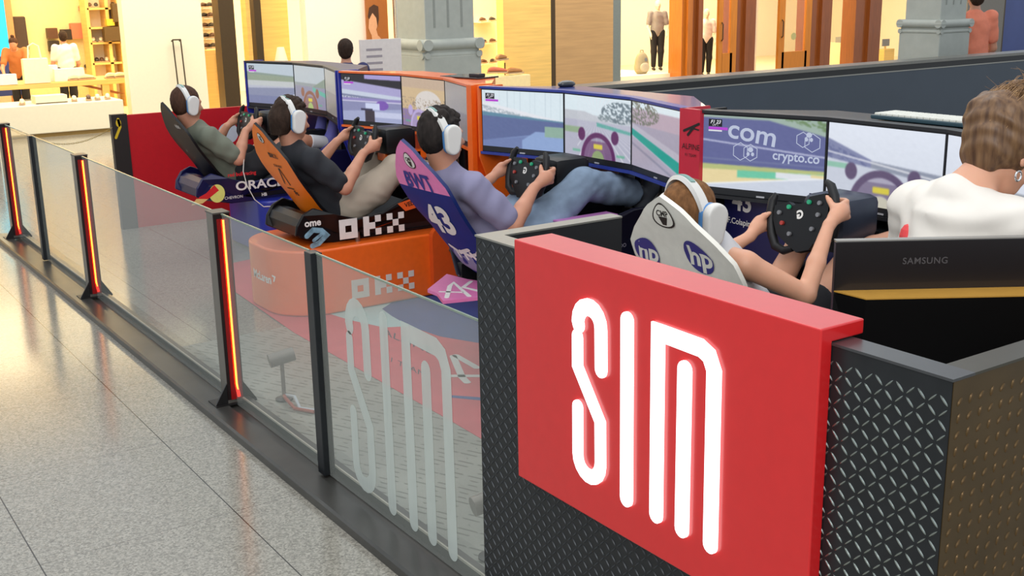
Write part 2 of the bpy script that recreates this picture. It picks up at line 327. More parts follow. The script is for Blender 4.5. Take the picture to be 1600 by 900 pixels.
# ------------------------------------------------------------------ smooth solids (people)
class SDF:
    def __init__(s, h): s.h = h; s.p = []
    def cap(s, a, b, ra, rb=None, k=0.012, sub=False): s.p.append(('c', np.array(a, float), np.array(b, float), ra, ra if rb is None else rb, k, sub)); return s
    def chain(s, pts, rs, k=0.012, sub=False):
        for i in range(len(pts) - 1): s.cap(pts[i], pts[i + 1], rs[i], rs[i + 1], k, sub)
        return s
    def ell(s, c, r, R=None, k=0.012, sub=False): s.p.append(('e', np.array(c, float), np.array(r, float), None if R is None else np.array(R, float), 0, k, sub)); return s
    def cutp(s, c, n): s.p.append(('p', np.array(c, float), np.array(n, float) / np.linalg.norm(n), 0, 0, 0, True)); return s
    def build(s, name, m, parent=None, wr=0.0, wf=40, smooth=2):
        h = s.h; los = []; his = []
        for q in s.p:
            if q[6]: continue
            if q[0] == 'c': r = max(q[3], q[4]) + 0.02; los.append(np.minimum(q[1], q[2]) - r); his.append(np.maximum(q[1], q[2]) + r)
            else: r = q[2].max() + 0.02; los.append(q[1] - r); his.append(q[1] + r)
        lo = np.min(los, 0); hi = np.max(his, 0); n = np.ceil((hi - lo) / h).astype(int) + 2
        ax = [lo[i] + h * np.arange(n[i]) for i in range(3)]
        V = np.full(n, 0.05, np.float32)
        for q in s.p:
            if q[0] == 'p':
                d = (ax[0][:, None, None] - q[1][0]) * q[2][0] + (ax[1][None, :, None] - q[1][1]) * q[2][1] + (ax[2][None, None, :] - q[1][2]) * q[2][2]
                V = np.maximum(V, d.astype(np.float32)); continue
            mrg = q[5] + 0.02
            if q[0] == 'c': r = max(q[3], q[4]) + mrg; a = np.minimum(q[1], q[2]) - r; b = np.maximum(q[1], q[2]) + r
            else: r = q[2].max() + mrg; a = q[1] - r; b = q[1] + r
            i0 = np.clip(np.floor((a - lo) / h).astype(int), 0, n); i1 = np.clip(np.ceil((b - lo) / h).astype(int), 0, n)
            if (i1 <= i0).any(): continue
            sl = tuple(slice(i0[i], i1[i]) for i in range(3))
            x = ax[0][sl[0]][:, None, None]; y = ax[1][sl[1]][None, :, None]; z = ax[2][sl[2]][None, None, :]
            if q[0] == 'c':
                ba = q[2] - q[1]; L2 = max(ba @ ba, 1e-9); px, py, pz = x - q[1][0], y - q[1][1], z - q[1][2]
                t = np.clip((px * ba[0] + py * ba[1] + pz * ba[2]) / L2, 0, 1)
                d = np.sqrt((px - ba[0] * t) ** 2 + (py - ba[1] * t) ** 2 + (pz - ba[2] * t) ** 2) - (q[3] + (q[4] - q[3]) * t)
            else:
                px, py, pz = x - q[1][0], y - q[1][1], z - q[1][2]
                if q[3] is not None:
                    R = q[3]; px, py, pz = R[0, 0] * px + R[1, 0] * py + R[2, 0] * pz, R[0, 1] * px + R[1, 1] * py + R[2, 1] * pz, R[0, 2] * px + R[1, 2] * py + R[2, 2] * pz
                k0 = np.sqrt((px / q[2][0]) ** 2 + (py / q[2][1]) ** 2 + (pz / q[2][2]) ** 2); k1 = np.sqrt((px / q[2][0] ** 2) ** 2 + (py / q[2][1] ** 2) ** 2 + (pz / q[2][2] ** 2) ** 2)
                d = k0 * (k0 - 1) / np.maximum(k1, 1e-6)
            A = V[sl]; k = max(q[5], 1e-4)
            if q[6]: V[sl] = np.maximum(A, -d)
            else:
                e = np.clip(0.5 + 0.5 * (A - d) / k, 0, 1); V[sl] = A * (1 - e) + d * e - k * e * (1 - e)
        if wr:
            X, Y, Z = np.meshgrid(*ax, indexing='ij', sparse=True)
            V = V + (wr * (np.sin(wf * X + 9 * np.sin(wf * .21 * Z + 1) + 3 * np.sin(.4 * wf * Y)) * np.sin(wf * .7 * Z + 2 * np.sin(wf * .3 * Y + X * 20)) + .6 * np.sin(wf * 1.5 * Y + 4 * np.sin(wf * .33 * X)) * np.sin(wf * .9 * X + 3))).astype(np.float32)
        V[0] = V[-1] = 0.05; V[:, 0] = V[:, -1] = 0.05; V[:, :, 0] = V[:, :, -1] = 0.05
        ins = V < 0; c = ins[:-1, :-1, :-1].astype(np.int8)
        cnt = np.zeros_like(c)
        for dx in (0, 1):
            for dy in (0, 1):
                for dz in (0, 1): cnt += ins[dx:n[0] - 1 + dx, dy:n[1] - 1 + dy, dz:n[2] - 1 + dz]
        cells = np.argwhere((cnt > 0) & (cnt < 8)); idx = -np.ones(cnt.shape, int); idx[tuple(cells.T)] = np.arange(len(cells))
        acc = np.zeros((len(cells), 3)); num = np.zeros(len(cells))
        cor = [(a, b, c_) for a in (0, 1) for b in (0, 1) for c_ in (0, 1)]
        for a in cor:
            for ax_ in range(3):
                if a[ax_] == 1: continue
                b = list(a); b[ax_] = 1
                va = V[cells[:, 0] + a[0], cells[:, 1] + a[1], cells[:, 2] + a[2]]; vb = V[cells[:, 0] + b[0], cells[:, 1] + b[1], cells[:, 2] + b[2]]
                mk = (va < 0) != (vb < 0); t = np.where(mk, va / np.where(mk, va - vb, 1), 0)
                p = np.array(a, float)[None, :].repeat(len(cells), 0); p[:, ax_] += t; acc += p * mk[:, None]; num += mk
        P = lo + h * (cells + acc / num[:, None])
        F = []
        for ax_ in range(3):
            o1, o2 = [(1, 2), (2, 0), (0, 1)][ax_]
            sa = [slice(None)] * 3; sb = [slice(None)] * 3; sa[ax_] = slice(0, -1); sb[ax_] = slice(1, None)
            e = np.argwhere(ins[tuple(sa)] != ins[tuple(sb)]); e = e[(e[:, o1] > 0) & (e[:, o2] > 0) & (e[:, o1] < n[o1] - 1) & (e[:, o2] < n[o2] - 1)]
            fl = ins[tuple(e.T)]
            q = []
            for d1, d2 in ((-1, -1), (0, -1), (0, 0), (-1, 0)):
                g = e.copy(); g[:, o1] += d1; g[:, o2] += d2; q.append(idx[tuple(g.T)])
            q = np.stack(q, 1); q[~fl] = q[~fl][:, ::-1]; F.append(q)
        F = np.concatenate(F); F = F[(F >= 0).all(1)]
        for _ in range(smooth):
            S = np.zeros_like(P); C_ = np.zeros(len(P))
            for i in range(4):
                np.add.at(S, F[:, i], P[F[:, (i + 1) % 4]] + P[F[:, (i + 3) % 4]]); np.add.at(C_, F[:, i], 2)
            P = P * .4 + .6 * S / np.maximum(C_, 1)[:, None]
        me = D.meshes.new(name); me.from_pydata(P.tolist(), [], F.tolist())
        return link(name, me, m, parent, smooth=True)
def V3(*a): return np.array(a, float)
def nrm(v): v = np.array(v, float); return v / np.linalg.norm(v)

# ------------------------------------------------------------------ the setting
black_steel = mat('black_steel', '#2b2c2f', 0.35, 0.55, bump=0.15, scale=80)
dark_plate = mat('diamond_plate_dark', '#2a2d30', 0.34, 0.5, noise=0.12, scale=25, bump=0.05)
brown_plate = mat('diamond_plate_bronze', '#4a3a20', 0.42, 0.35, noise=0.15, scale=12, bump=0.05)
cap_metal = mat('brushed_cap', '#97968f', 0.35, 0.7, stretch=(2, 2, 60))
red_gloss = mat('red_gloss', '#cc1f22', 0.3, coat=0.4, noise=0.03)
steel = mat('steel', '#8d8a82', 0.3, 0.85)
f = box('floor', -12, 34, -4, 40, -0.05, 0, floor_mat()); f['kind'] = 'structure'
f = box('floor', 1.706, 5.2, 1.13, 5.7, 0.0, 0.004, tread_mat()); f.name = 'floor_arena'; f['kind'] = 'structure'

# kerb under the fence, profile swept along y
kerb = MB(); prof = [(1.505, 0), (1.505, 0.03), (1.515, 0.036), (1.60, 0.036), (1.605, 0.02), (1.668, 0.02), (1.672, 0.055), (1.70, 0.055), (1.705, 0.0)]
kerb.prism(prof, 2.56, 9.3, 'y')
o = kerb.build('trim_kerb', mat('kerb_metal', '#454441', 0.3, 0.35, noise=0.25, scale=5)); o['kind'] = 'structure'
lp = MB(); lp.box(1.668, 1.674, 2.56, 9.3, .05, .0575); o = lp.build('trim_kerb_lip', mat('lip_pale', '#b9b3a4', .35)); o['kind'] = 'structure'

# lit posts
tube_red = emis('red_tube', '#f0200a', 3.2); tube_core = emis('orange_core', '#ffb43a', 5.0)
post_red = mat('post_red_diffuser', '#4a0508', 0.22, emit='#c00808', es=0.22)
rails = []
for y, lab in ((9.08, 'black fence post with glowing red strip, farthest one at the chain'), (6.93, 'black fence post with glowing red strip, middle of the three lit posts'), (4.66, 'black fence post with glowing red strip and pale cap, nearest lit post')):
    t = empty('light_post', (1.64, y, 0.036), lab, 'post', 'lit fence posts')
    box('post', -0.036, 0.036, -0.03, 0.05, 0, 0.845, mat('post_grey', '#77736c', 0.35, 0.6), t, bev=0.003)
    box('front_face', -0.0362, 0.0362, -0.0345, -0.03, 0.02, 0.845, mat('post_black', '#19090b', 0.3), t)
    box('diffuser', -0.022, 0.03, -0.037, -0.0345, 0.02, 0.825, post_red, t)
    mb = MB(); mb.tube([(0.012, -0.0375, 0.03), (0.004, -0.0425, 0.09), (0.004, -0.0425, 0.82)], 0.0042); o = mb.build('light_strip', tube_core, t)
    mb = MB(); mb.tube([(0.012, -0.037, 0.03), (0.004, -0.037, 0.09), (0.004, -0.037, 0.82)], 0.0075); mb.build('light_glow_tube', tube_red, t)
    box('cap', -0.038, 0.038, -0.038, 0.055, 0.845, 0.853, mat('cap_pale', '#c9b79a' if y < 5 else '#46403a', 0.4), t, bev=0.002)
    for sx in (-1, 1):
        MB().prism([(sx * 0.036, 0), (sx * 0.095, 0), (sx * 0.036, 0.095)], -0.03, -0.02, 'y').build('gusset', mat('gusset_black', '#141212', 0.4), t)
    box('foot_plate', -0.095, 0.09, -0.045, 0.06, -0.004, 0.004, mat('gusset_black', '#141212', 0.4), t)
for y, lab in ((8.18, 'thin dark glass clamp post near the far end of the fence'), (3.71, 'thin dark textured post between glass panes by the frosted letters')):
    t = empty('clamp_post', (1.64, y, 0.03), lab, 'post')
    box('post', -0.022, 0.014, -0.028, 0.028, 0, 0.852, dark_plate, t, bev=0.002)
    box('edge_strip', 0.014, 0.022, -0.029, 0.029, 0, 0.85, mat('rubber_black', '#0b0b0c', 0.6), t)

pane = glass_mat('fence_glass', '#f4f8f6', 0.26, '#c8ccc4')  # diffuse grey veil paints in the milky haze of reflections
pane_edge = mat('glass_edge', '#7f8f80', 0.2, noise=0.1)
for y0, y1, lab in ((2.556, 3.68, 'clear glass fence pane carrying the frosted letters'), (3.74, 4.62, 'narrow clear glass fence pane right of the nearest lit post'), (4.72, 6.88, 'wide clear glass fence pane between two lit posts'), (6.99, 8.15, 'clear glass fence pane left of the middle lit post'), (8.21, 9.03, 'short glass fence pane beside the farthest lit post')):
    t = empty('glass_panel', (1.64, (y0 + y1) / 2, 0.03), lab, 'glass panel', 'glass fence panes')
    hw = (y1 - y0) / 2
    MB().add([(0, -hw, 0), (0, hw, 0), (0, hw, 0.852), (0, -hw, 0.852)], [(0, 1, 2, 3)]).build('pane', pane, t)
    box('top_edge', -0.003, 0.003, -hw, hw, 0.848, 0.854, pane_edge, t)
    if y0 < 3: sim_pane = t; sim_hw = (y0 + y1) / 2

# SIM lettering, (y, z) on the sign plane
SIMS = [([(2.092, 0.998)] + [(2.051 + .044 * cos(a), 1.006 + .044 * sin(a)) for a in [radians(q) for q in range(0, 181, 20)]] + [(2.006, 0.908)], .041, 0),
        ([(2.097, 0.967), (2.097, 0.893), (2.009, 0.775), (2.008, 0.672)] + [(2.0525 - .0445 * cos(radians(q)), 0.665 - .0445 * sin(radians(q))) for q in range(0, 181, 20)] + [(2.097, 0.787)], .037, 0),
        ([(1.912, 1.05), (1.91, 0.615)], .041, 0),
        ([(1.807, 1.068), (1.805, 0.615)], .041, 1),
        ([(1.7865, 1.048), (1.672, 1.046), (1.647, 1.035), (1.632, 1.006), (1.629, 0.613)], .040, 1),
        ([(1.72, 0.985), (1.719, 0.614)], .041, 0)]
def sim_letters(name, m, parent, fn, thick):
    # fn(y, z, h)
    for i, grp in enumerate(((0, 1), (2,), (3, 4, 5))):
        mb = MB()
        for k in grp:
            pts, wd, fl = SIMS[k]; stroke(mb, pts, wd, fn, thick, flat0=bool(fl))
        mb.build(name, m, parent)
def gfn(y, z, h):   # same letters, larger, frosted on the pane
    yy = 3.475 - (2.118 - y) / (2.118 - 1.609) * (3.475 - 2.765); zz = 0.085 + (z - 0.61) / (1.068 - 0.61) * (0.775 - 0.085)
    return (-0.0015 - h, yy - sim_hw, zz - 0.03)
sim_letters('frosted_letter', glass_mat('frosted_film', '#dfe6e2', 0.80, '#c4ccc6', 0.3), sim_pane, gfn, 0.0)

# booth with diamond plate
def bumps(u0, u1, v0, v1, fn, step=0.0222, ln=0.0115, wd=0.0026, hh=0.0024, ang=45, base=0):
    mb = MB(); j = 0; v = v0 + step * .5
    while v < v1 - step * .4:
        i = 0; u = u0 + step * .5
        while u < u1 - step * .3:
            a = radians(base + (ang if (i + j) % 2 else -ang)); c, s = cos(a), sin(a); L = 6; vs = []; fs = []
            for q in range(L + 1):
                x = -1 + 2 * q / L; ww = wd * math.sqrt(max(0, 1 - x * x)) ; hz = hh * math.sqrt(max(0, 1 - x * x * .9)) 
                for sgn, h in ((-1, 0), (-.45, hz * .9), (.45, hz * .9), (1, 0)): 
                    X_, Y_ = x * ln, sgn * ww; vs.append(fn(u + X_ * c - Y_ * s, v + X_ * s + Y_ * c, h if abs(sgn) < 1 else -0.0003))
            for q in range(L):
                for r in range(3): fs.append((q * 4 + r, (q + 1) * 4 + r, (q + 1) * 4 + r + 1, q * 4 + r + 1))
            mb.add(vs, fs); u += step; i += 1
        v += step; j += 1
    return mb
booth = empty('sign_booth', (1.6, 1.08, 0), 'dark diamond-plate booth wall wrapping the desk, carrying the red sign', 'booth')
def bl(x, y, z): return (x - 1.6, y - 1.08, z)
def bbox(name, x0, x1, y0, y1, z0, z1, m, bev=0): return box(name, x0 - 1.6, x1 - 1.6, y0 - 1.08, y1 - 1.08, z0, z1, m, booth, bev)
bbox('front_wall', 1.605, 1.66, 1.083, 2.556, 0, 1.135, dark_plate)
bbox('left_wall', 1.66, 2.07, 2.506, 2.556, 0, 1.135, mat('matt_black', '#15161a', 0.5))
bbox('right_wall', 1.607, 5.2, 1.0815, 1.135, 0, 1.135, brown_plate)
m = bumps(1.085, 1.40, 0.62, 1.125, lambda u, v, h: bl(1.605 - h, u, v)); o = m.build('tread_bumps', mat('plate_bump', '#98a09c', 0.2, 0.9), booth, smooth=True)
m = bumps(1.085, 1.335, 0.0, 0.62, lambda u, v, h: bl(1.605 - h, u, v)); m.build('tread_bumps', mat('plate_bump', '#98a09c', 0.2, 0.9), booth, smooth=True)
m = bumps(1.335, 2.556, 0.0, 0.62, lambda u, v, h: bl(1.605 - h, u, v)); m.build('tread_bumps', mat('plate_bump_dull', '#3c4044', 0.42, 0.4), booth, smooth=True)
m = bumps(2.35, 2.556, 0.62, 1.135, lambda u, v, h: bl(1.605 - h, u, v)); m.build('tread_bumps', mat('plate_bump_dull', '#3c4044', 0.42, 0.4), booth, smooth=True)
m = bumps(1.612, 2.3, 0.3, 1.13, lambda u, v, h: bl(u, 1.0815 - h, v), step=.03, ln=0.009, wd=0.0045, ang=12, base=62); m.build('tread_bumps', mat('plate_bump_bronze', '#5a4528', 0.3, 0.6), booth, smooth=True)
bbox('cap_rail', 1.602, 1.662, 2.30, 2.558, 1.135, 1.14, cap_metal); bbox('cap_rail', 1.602, 1.662, 1.08, 2.30, 1.135, 1.14, mat('cap_dark', '#55575a', .3, .7)); bbox('cap_rail', 1.662, 2.07, 2.504, 2.558, 1.135, 1.14, cap_metal); bbox('cap_rail', 1.662, 5.2, 1.08, 1.137, 1.135, 1.14, mat('bronze_cap', '#4c4a42', 0.35, 0.6))
sgn = empty('sim_sign', (1.6, 1.9, 0.5), 'red lightbox sign with three glowing white letters hung over the booth wall', 'sign')
sg = lambda x, y, z: (x - 1.6, y - 1.9, z - 0.5)
def sbox(n, x0, x1, y0, y1, z0, z1, m, bev=0): a = sg(x0, y0, z0); b = sg(x1, y1, z1); return box(n, a[0], b[0], a[1], b[1], a[2], b[2], m, sgn, bev)
mb = MB(); mb.prism([(1.572, .531), (1.604, .531), (1.604, 1.1415), (1.690, 1.1415), (1.690, 1.171), (1.572, 1.171)], 1.336, 2.325, 'y')
mb.v = [(a - 1.6, b - 1.9, c - .5) for a, b, c in mb.v]; o = mb.build('hooded_panel', red_gloss, sgn)
bv = o.modifiers.new('b', 'BEVEL'); bv.width = .003; bv.segments = 2
white_lit = emis('sign_white', '#ffffff', 2.2)
def sfn(y, z, h):
    # letters measured on x = 1.6, carried onto the panel face
    k = 1.570 / 1.6; return (1.570 - 1.6 - h, y * k - 1.9, HCAM + (z - HCAM) * k - 0.5)
sim_letters('glowing_letter', white_lit, sgn, sfn, 0.006)

# arena end wall, back wall
dw = empty('divider_wall', (2.4, 9.05, 0), 'low red divider wall with black end and white round marks, behind the first driver', 'wall')
box('end_post', -0.0, 0.12, -0.03, 0.03, 0, 0.895, mat('divider_black', '#241d1b', 0.5), dw)
box('panel', 0.12, 2.3, -0.02, 0.02, 0, 0.885, mat('divider_red', '#c0101c', 0.45), dw)
decal('printed_mark', [disc2(0.92, 0.68, .085, .085), disc2(1.2, .7, .05, .09), rect2(1.15, .45, 1.25, .72), disc2(0.05, .83, .02, .03, k=1), line2([(.02, .72), (.06, .8), (.05, .86)], .02, 1)], lambda u, v, h: (u, -0.031 if u < .12 else -0.021, v), [mat('print_white', '#c9ccd4', 0.5), mat('print_yellow', '#d9b421', 0.5)], dw)
bw = empty('arena_back_wall', (4.7, 6.45, 0), 'long dark blue-grey arena wall with a black top rail behind the monitors', 'wall')
box('wall_panel', 0, 8.5, 0, 0.05, 0, 1.03, mat('slate_panel', '#39434f', 0.45, noise=0.06, scale=4), bw)
box('top_rail', -0.02, 8.52, -0.015, 0.2, 1.075, 1.1, mat('rail_grey', '#75746e', 0.3, 0.4), bw); box('rail_black_band', -0.02, 8.5, -0.005, 0.19, 1.03, 1.075, mat('rail_black', '#0e0e10', 0.4), bw)  # black band under the grey top rail
box('joint_trim', 0, 8.5, -0.004, 0, 1.018, 1.028, cap_metal, bw)
sw = empty('monitor_wall', (3.95, 2.2, 0), 'low black wall with pale edge running behind the racing monitors', 'wall')
box('panel', 0, 0.06, -0.6, 6.9, 0, 0.95, mat('partition_black', '#17181c', 0.45), sw); box('edge', -0.001, 0.062, -0.6, 6.9, 0.95, 0.957, cap_metal, sw)

# chain
mb = MB(); p0 = Vector((1.645, 9.05, 0.87)); p1 = Vector((2.40, 9.02, 0.80)); N = 44
for i in range(N):
    t = (i + .5) / N; p = p0.lerp(p1, t); p.z -= 0.13 * 4 * t * (1 - t); d = 1 / N
    q = p0.lerp(p1, t + .4 * d); q.z -= 0.13 * 4 * (t + .4 * d) * (1 - t - .4 * d)
    ax = (q - p).normalized() * 0.011; sd = Vector((0, .005, 0)) if i % 2 else Vector((0, 0, .005))
    mb.tube([p - ax, p - ax * .6 + sd, p + ax * .6 + sd, p + ax, p + ax * .6 - sd, p - ax * .6 - sd, p - ax], 0.0018, 5)
mb.build('barrier_chain', mat('chain_metal', '#a08a50', 0.35, 0.7), label='thin sagging metal chain from the far lit post to the divider', cat='chain')

# printed mats inside the arena (lying on the floor)
P = lambda x, y: tuple(at(x, y, z=0.006)[:2])
mb = MB(); pts = [P(*q) for q in ((330, 418), (366, 455), (460, 520), (540, 565), (620, 610), (700, 655), (760, 690), (990, 690), (990, 560), (800, 470), (560, 430), (440, 395))]
mb.prism(pts, 0.0045, 0.007, 'z'); mt = mb.build('printed_mat', [mat('mat_pink', '#c8525c', 0.5, noise=0.1, scale=8)])
tagit(mt, 'pink and blue printed floor mat with team lettering inside the glass fence', 'floor mat')
MAT = [[P(597, 483), P(612, 494), P(640, 510), P(687, 526), P(746, 536), P(900, 560), P(960, 480), P(760, 440), P(640, 455)]]
MAT2 = [[P(500, 486), P(545, 500), P(600, 512), P(640, 510), P(612, 494), P(597, 483), P(640, 455), P(560, 465)]]
def flat(name, polys, m, z): 
    mb = MB()
    for q in polys: mb.add([(x, y, z) for x, y in q], [tuple(range(len(q)))])
    return mb.build(name, m, mt)
flat('blue_field', MAT, mat('mat_blue', '#2b4a86', 0.5, noise=0.1, scale=8), 0.0076)
flat('pale_field', MAT2, mat('mat_pale', '#a9c6c6', 0.5), 0.0074)
flat('blue_line', [[P(706, 618), P(760, 622), P(760, 627), P(706, 622)]], mat('mat_blue', '#2b4a86', 0.5), 0.0078)
def floor_text(body, c, ex, ey, size, m, bold=0.0, name='lettering'):
    vs, fs = text_mesh(body, size, bold); c = Vector(P(*c)); ex = Vector(P(*ex)) - c; ey = Vector(P(*ey)) - c; ex.normalize(); ey.normalize()
    mb = MB(); mb.add([(c.x + ex.x * x + ey.x * y, c.y + ex.y * x + ey.y * y, 0.0082) for x, y, _ in vs], fs); mb.build(name, m, mt)
ink = mat('mat_ink', '#2e2540', 0.5); white_ink = mat('mat_white', '#cfd2cc', 0.5)
floor_text('ALPINE', (636, 534), (690, 556), (640, 500), 0.15, ink, 0.0)
floor_text('F1 TEAM', (632, 572), (690, 598), (636, 540), 0.1, ink)
A = lambda pts, wd: line2([tuple(P(*q)) for q in pts], wd)
for pl in ([(708, 557), (722, 590), (730, 598)], [(706, 588), (748, 588)], [(712, 556), (745, 575)]):
    mb = MB(); stroke(mb, [P(*q) for q in pl], 0.035, lambda a, b, h: (a, b, 0.008 + h), 0.0004); mb.build('printed_logo', white_ink, mt)

# floor spotlights inside the fence
for (x, y, lab) in ((1.86, 4.62, 'small grey floor spotlight behind the nearest lit post'), (1.80, 2.83, 'small grey floor spotlight with coloured cables beside the booth wall')):
    t = empty('floor_spotlight', (x, y, 0.004), lab, 'spotlight', 'fence floor spotlights')
    mb = MB(); mb.tube([(-.055, .01, .19), (.055, -.01, .21)], .032, 18); mb.build('lamp_head', mat('spot_grey', '#7b746e', 0.4, 0.3), t, smooth=True)
    mb = MB(); mb.tube([(0, 0, .0), (0, 0, .18)], .009); mb.build('stalk', mat('spot_grey', '#7b746e', 0.4, 0.3), t)
    MB().lathe([(.04, 0), (.04, .008), (.01, .012)]).build('foot', black_steel, t)
    mb = MB(); mb.tube([(0, 0, .02), (-.02, -.06, .03), (-.02, -.16, .01), (.03, -.25, .01)], .008, 8); mb.build('cable', mat('cable_red', '#a04a3a', 0.5), t)
    mb = MB(); mb.tube([(0, .01, .02), (.02, -.07, .03), (.0, -.17, .01), (.05, -.25, .01)], .008, 8); mb.build('cable', mat('cable_white', '#b9c0c8', 0.5), t)

# ------------------------------------------------------------------ screen pictures
scr_mat = vcol_mat('screen_picture', 0.95, 0.25)
HUDW = emis('hud_white', '#e8e8f0', 0.9); HUDP = emis('hud_purple', '#c050d8', 0.9); HUDK = mat('hud_black', '#14141c', 0.4); LAV = emis('screen_lettering', '#cfd8f0', 0.8)
def C3(h): return np.array([int(h[i:i + 2], 16) / 255 for i in (1, 3, 5)])
def paint(kind, side, W=150, H=88):
    I = paint_(kind, side, W * 3, H * 3); J = I.reshape(H, 3, W, 3, 3).mean((1, 3)); K = J.copy()
    for ax in (0, 1): K = (np.concatenate([K[:1], K[:-1]], 0) + 2 * K + np.concatenate([K[1:], K[-1:]], 0)) / 4 if ax == 0 else (np.concatenate([K[:, :1], K[:, :-1]], 1) + 2 * K + np.concatenate([K[:, 1:], K[:, -1:]], 1)) / 4
    return K
def paint_(kind, side, W, H):
    u, v = np.meshgrid((np.arange(W) + .5) / W, (np.arange(H) + .5) / H); I = np.zeros((H, W, 3))
    rng = np.random.RandomState(kind * 10 + side)
    nz = rng.rand(H // 3, W // 3)
    for _ in range(3): nz = (nz + np.roll(nz, 1, 1) + np.roll(nz, 2, 1) + np.roll(nz, 1, 0)) / 4
    nz = np.kron((nz - nz.mean()) / nz.std(), np.ones((3, 3)))
    def put(mask, c, a=1.0): I[mask] = I[mask] * (1 - a) + C3(c) * a
    def wheel(cx, cy, r, col, hub='#b9b58a'):
        d = np.hypot((u - cx) * 1.75, (v - cy)); 
        put((d < r * .98) & (v < cy + r), '#8d7f9a', .5)
        put((d < r * 1.02) & (v < cy + r * .75), col, .55); put((abs(d - r) < r * .10) & (v > 0), col)
        put((np.hypot((u - cx) * 1.75, v - cy) < r * .4), hub); put((np.hypot((u - cx) * 1.75, v - cy - r * .55) < r * .28) & (abs(v - cy - r * .55) < .04), '#d8c94a')
        for sx in (-1, 1): put((((u - cx - sx * r * .6) / .055) ** 2 + ((v - cy - r * .98) / .11) ** 2) < 1, col); put((np.abs(u - cx - sx * r * .8) < .06) & (abs(v - cy - r * .3) < .02), '#5ab08a', .7)
    if kind == 4 and side == 0:
        I[:] = C3('#5f6496'); put(v > .97 + .0 * u - .38 * np.clip(u - .55, 0, 1), '#9fb3a8'); put((v > 1.02 - .4 * np.clip(u - .6, 0, 1)) & (nz > -.2), '#6f8a62')
        put(abs(v - (.66 - .13 * u)) < .008, '#d9dcf0'); put(abs(v - (.40 + 0 * u)) < .006, '#7d86a8')
        put(v < .325 + .02 * u, '#b7bf7e'); put(v < .25 + .05 * u, '#e8d6a2'); put((v < .25 + .05 * u) & (u > .3) & (v > .14 + .08 * (u)), '#6ec7a6'); put((u > .62) & (v < .27 + .02 * u) & (v > .2), '#dfe3ea')
        put(v < .04 + .22 * u, '#eef1f5'); put(v < .02 + .22 * u, '#cdd4e2')
        put((u > .9) & (v < .29) & (v > .25), '#e8d6a2')
    elif kind == 4:
        I[:] = C3('#e2e8f4') - (1 - v)[..., None] * .06; k = .62 - .12 * u
        if side == 1:
            put(v < k, '#8f96a8'); put((v < .80 - .55 * u) & (u < .4), '#8187ab'); put((v < .74 - .5 * u) & (u < .36) & (nz > 0), '#686f98'); put(v < .55 - .17 * u, '#c9cfdd'); put((v < .50) & (u < .25) & (v > .43), '#8fc0ac'); put(abs(v - (.57 - .2 * (u - .3))) < .008, '#f4f4f8')
            wheel(.5, -.04, .46, '#5f5070', '#c8c4b4')
        else: put(v < .5, '#9aa0a8'); put(v < .35, '#c9cfdd')
    elif kind == 3:
        I[:] = C3('#dbe9f0') * (1 - 0 * u[..., None])
        if side == 0:
            put(abs(((u * 11 + .2 * np.sin(u * 30)) % 1) - .5) < .02, '#9fb0bd', .7); k = .80 - .28 * u
            put(v < k, '#e6e8ee'); put((v < k - .06) & (nz > -.4), '#aab4bc'); put(v < .62 - .1 * u, '#5e88a0'); put(v < .55 - .05 * u, '#5d6a98'); put((v < .1 + .25 * u), '#7f93c2'); put((v < .1 + .22 * u), '#6f7fae'); put((u > .5) & (v < .32) & (v > -.1 + .0 * u) & (u - v > .35), '#8ea6d2'); put((u > .78) & (v < .42) & (v > .24), '#8fae9e')
        elif side == 1:
            put(v < .70, '#c4cdd4'); put((v < .86 - .35 * u) & (v < .75), '#c0c4cc'); put(((((u - .85) / .28) ** 2 + ((v - .78) / .17) ** 2) < 1) & (nz > -.2), '#5f707a'); put(((((u - .62) / .1) ** 2 + ((v - .68) / .06) ** 2) < 1) & (nz > -.4), '#76868c')
            put(v < .6 - .0 * u, '#b3b4c6'); put((u > .5) & (v < .68 - .18 * u) & (v > .6 - .15 * u), '#56a39a'); put((u > .2) & (abs((u - .5) / (v - .66) * .1 - .02 * np.round((u - .5) / (v - .66) * 5)) < .0012), '#e2e2ea'); put((u < .3) & (v < .48) & (v > .38), '#93ab8c'); wheel(.52, -.04, .42, '#5d2a5e', '#8ca070')
        else:
            put(v < .9, '#b9a7b6'); put(((((u - .15) / .42) ** 2 + ((v - .84) / .18) ** 2) < 1) & (nz > -.1), '#76796f'); put(v < .66, '#a6a0b2'); put((v < .66 - .3 * u), '#b8b4c2'); put((v < .58 - .34 * u) & (v > .48 - .42 * u), '#1f9a8c'); put(v < .46 - .42 * u, '#aaa3b4'); put(abs(v - (.35 - .4 * u)) < .02, '#8f8da0')
    elif kind == 2:
        if side == 0:
            I[:] = C3('#a9a3cf'); put(v > .88 - .15 * u, '#211c22'); put((v > .92 - .02 * u) & (u > .4), '#a79bd0'); put(v < .68 - .12 * u, '#c6cfe0'); put((v < .58 - .1 * u), '#7c83a0'); put((v < .54 - .1 * u) & (nz > .2), '#cfd2dc'); put(v < .50, '#8f86bc'); put(v < .44, '#e0def0'); put(v < .42, '#8a8cb2'); put(v < .2 + .1 * u, '#a3a9cc')
            put(((u - .68) ** 2 / .012 + (v - .36) ** 2 / .01) < 1, '#7a56b0'); put((abs(u - .52) < .12) & (abs(v - .33) < .07), '#cdd4f0'); put((abs(u - .42) < .1) & (abs(v - .26) < .02), '#34304a'); put((abs(u - .47) < .08) & (v < .24), '#3a2f3a'); put((u > .55) & (v < .22) & (v > .1), '#c6cbe6')
        elif side == 1:
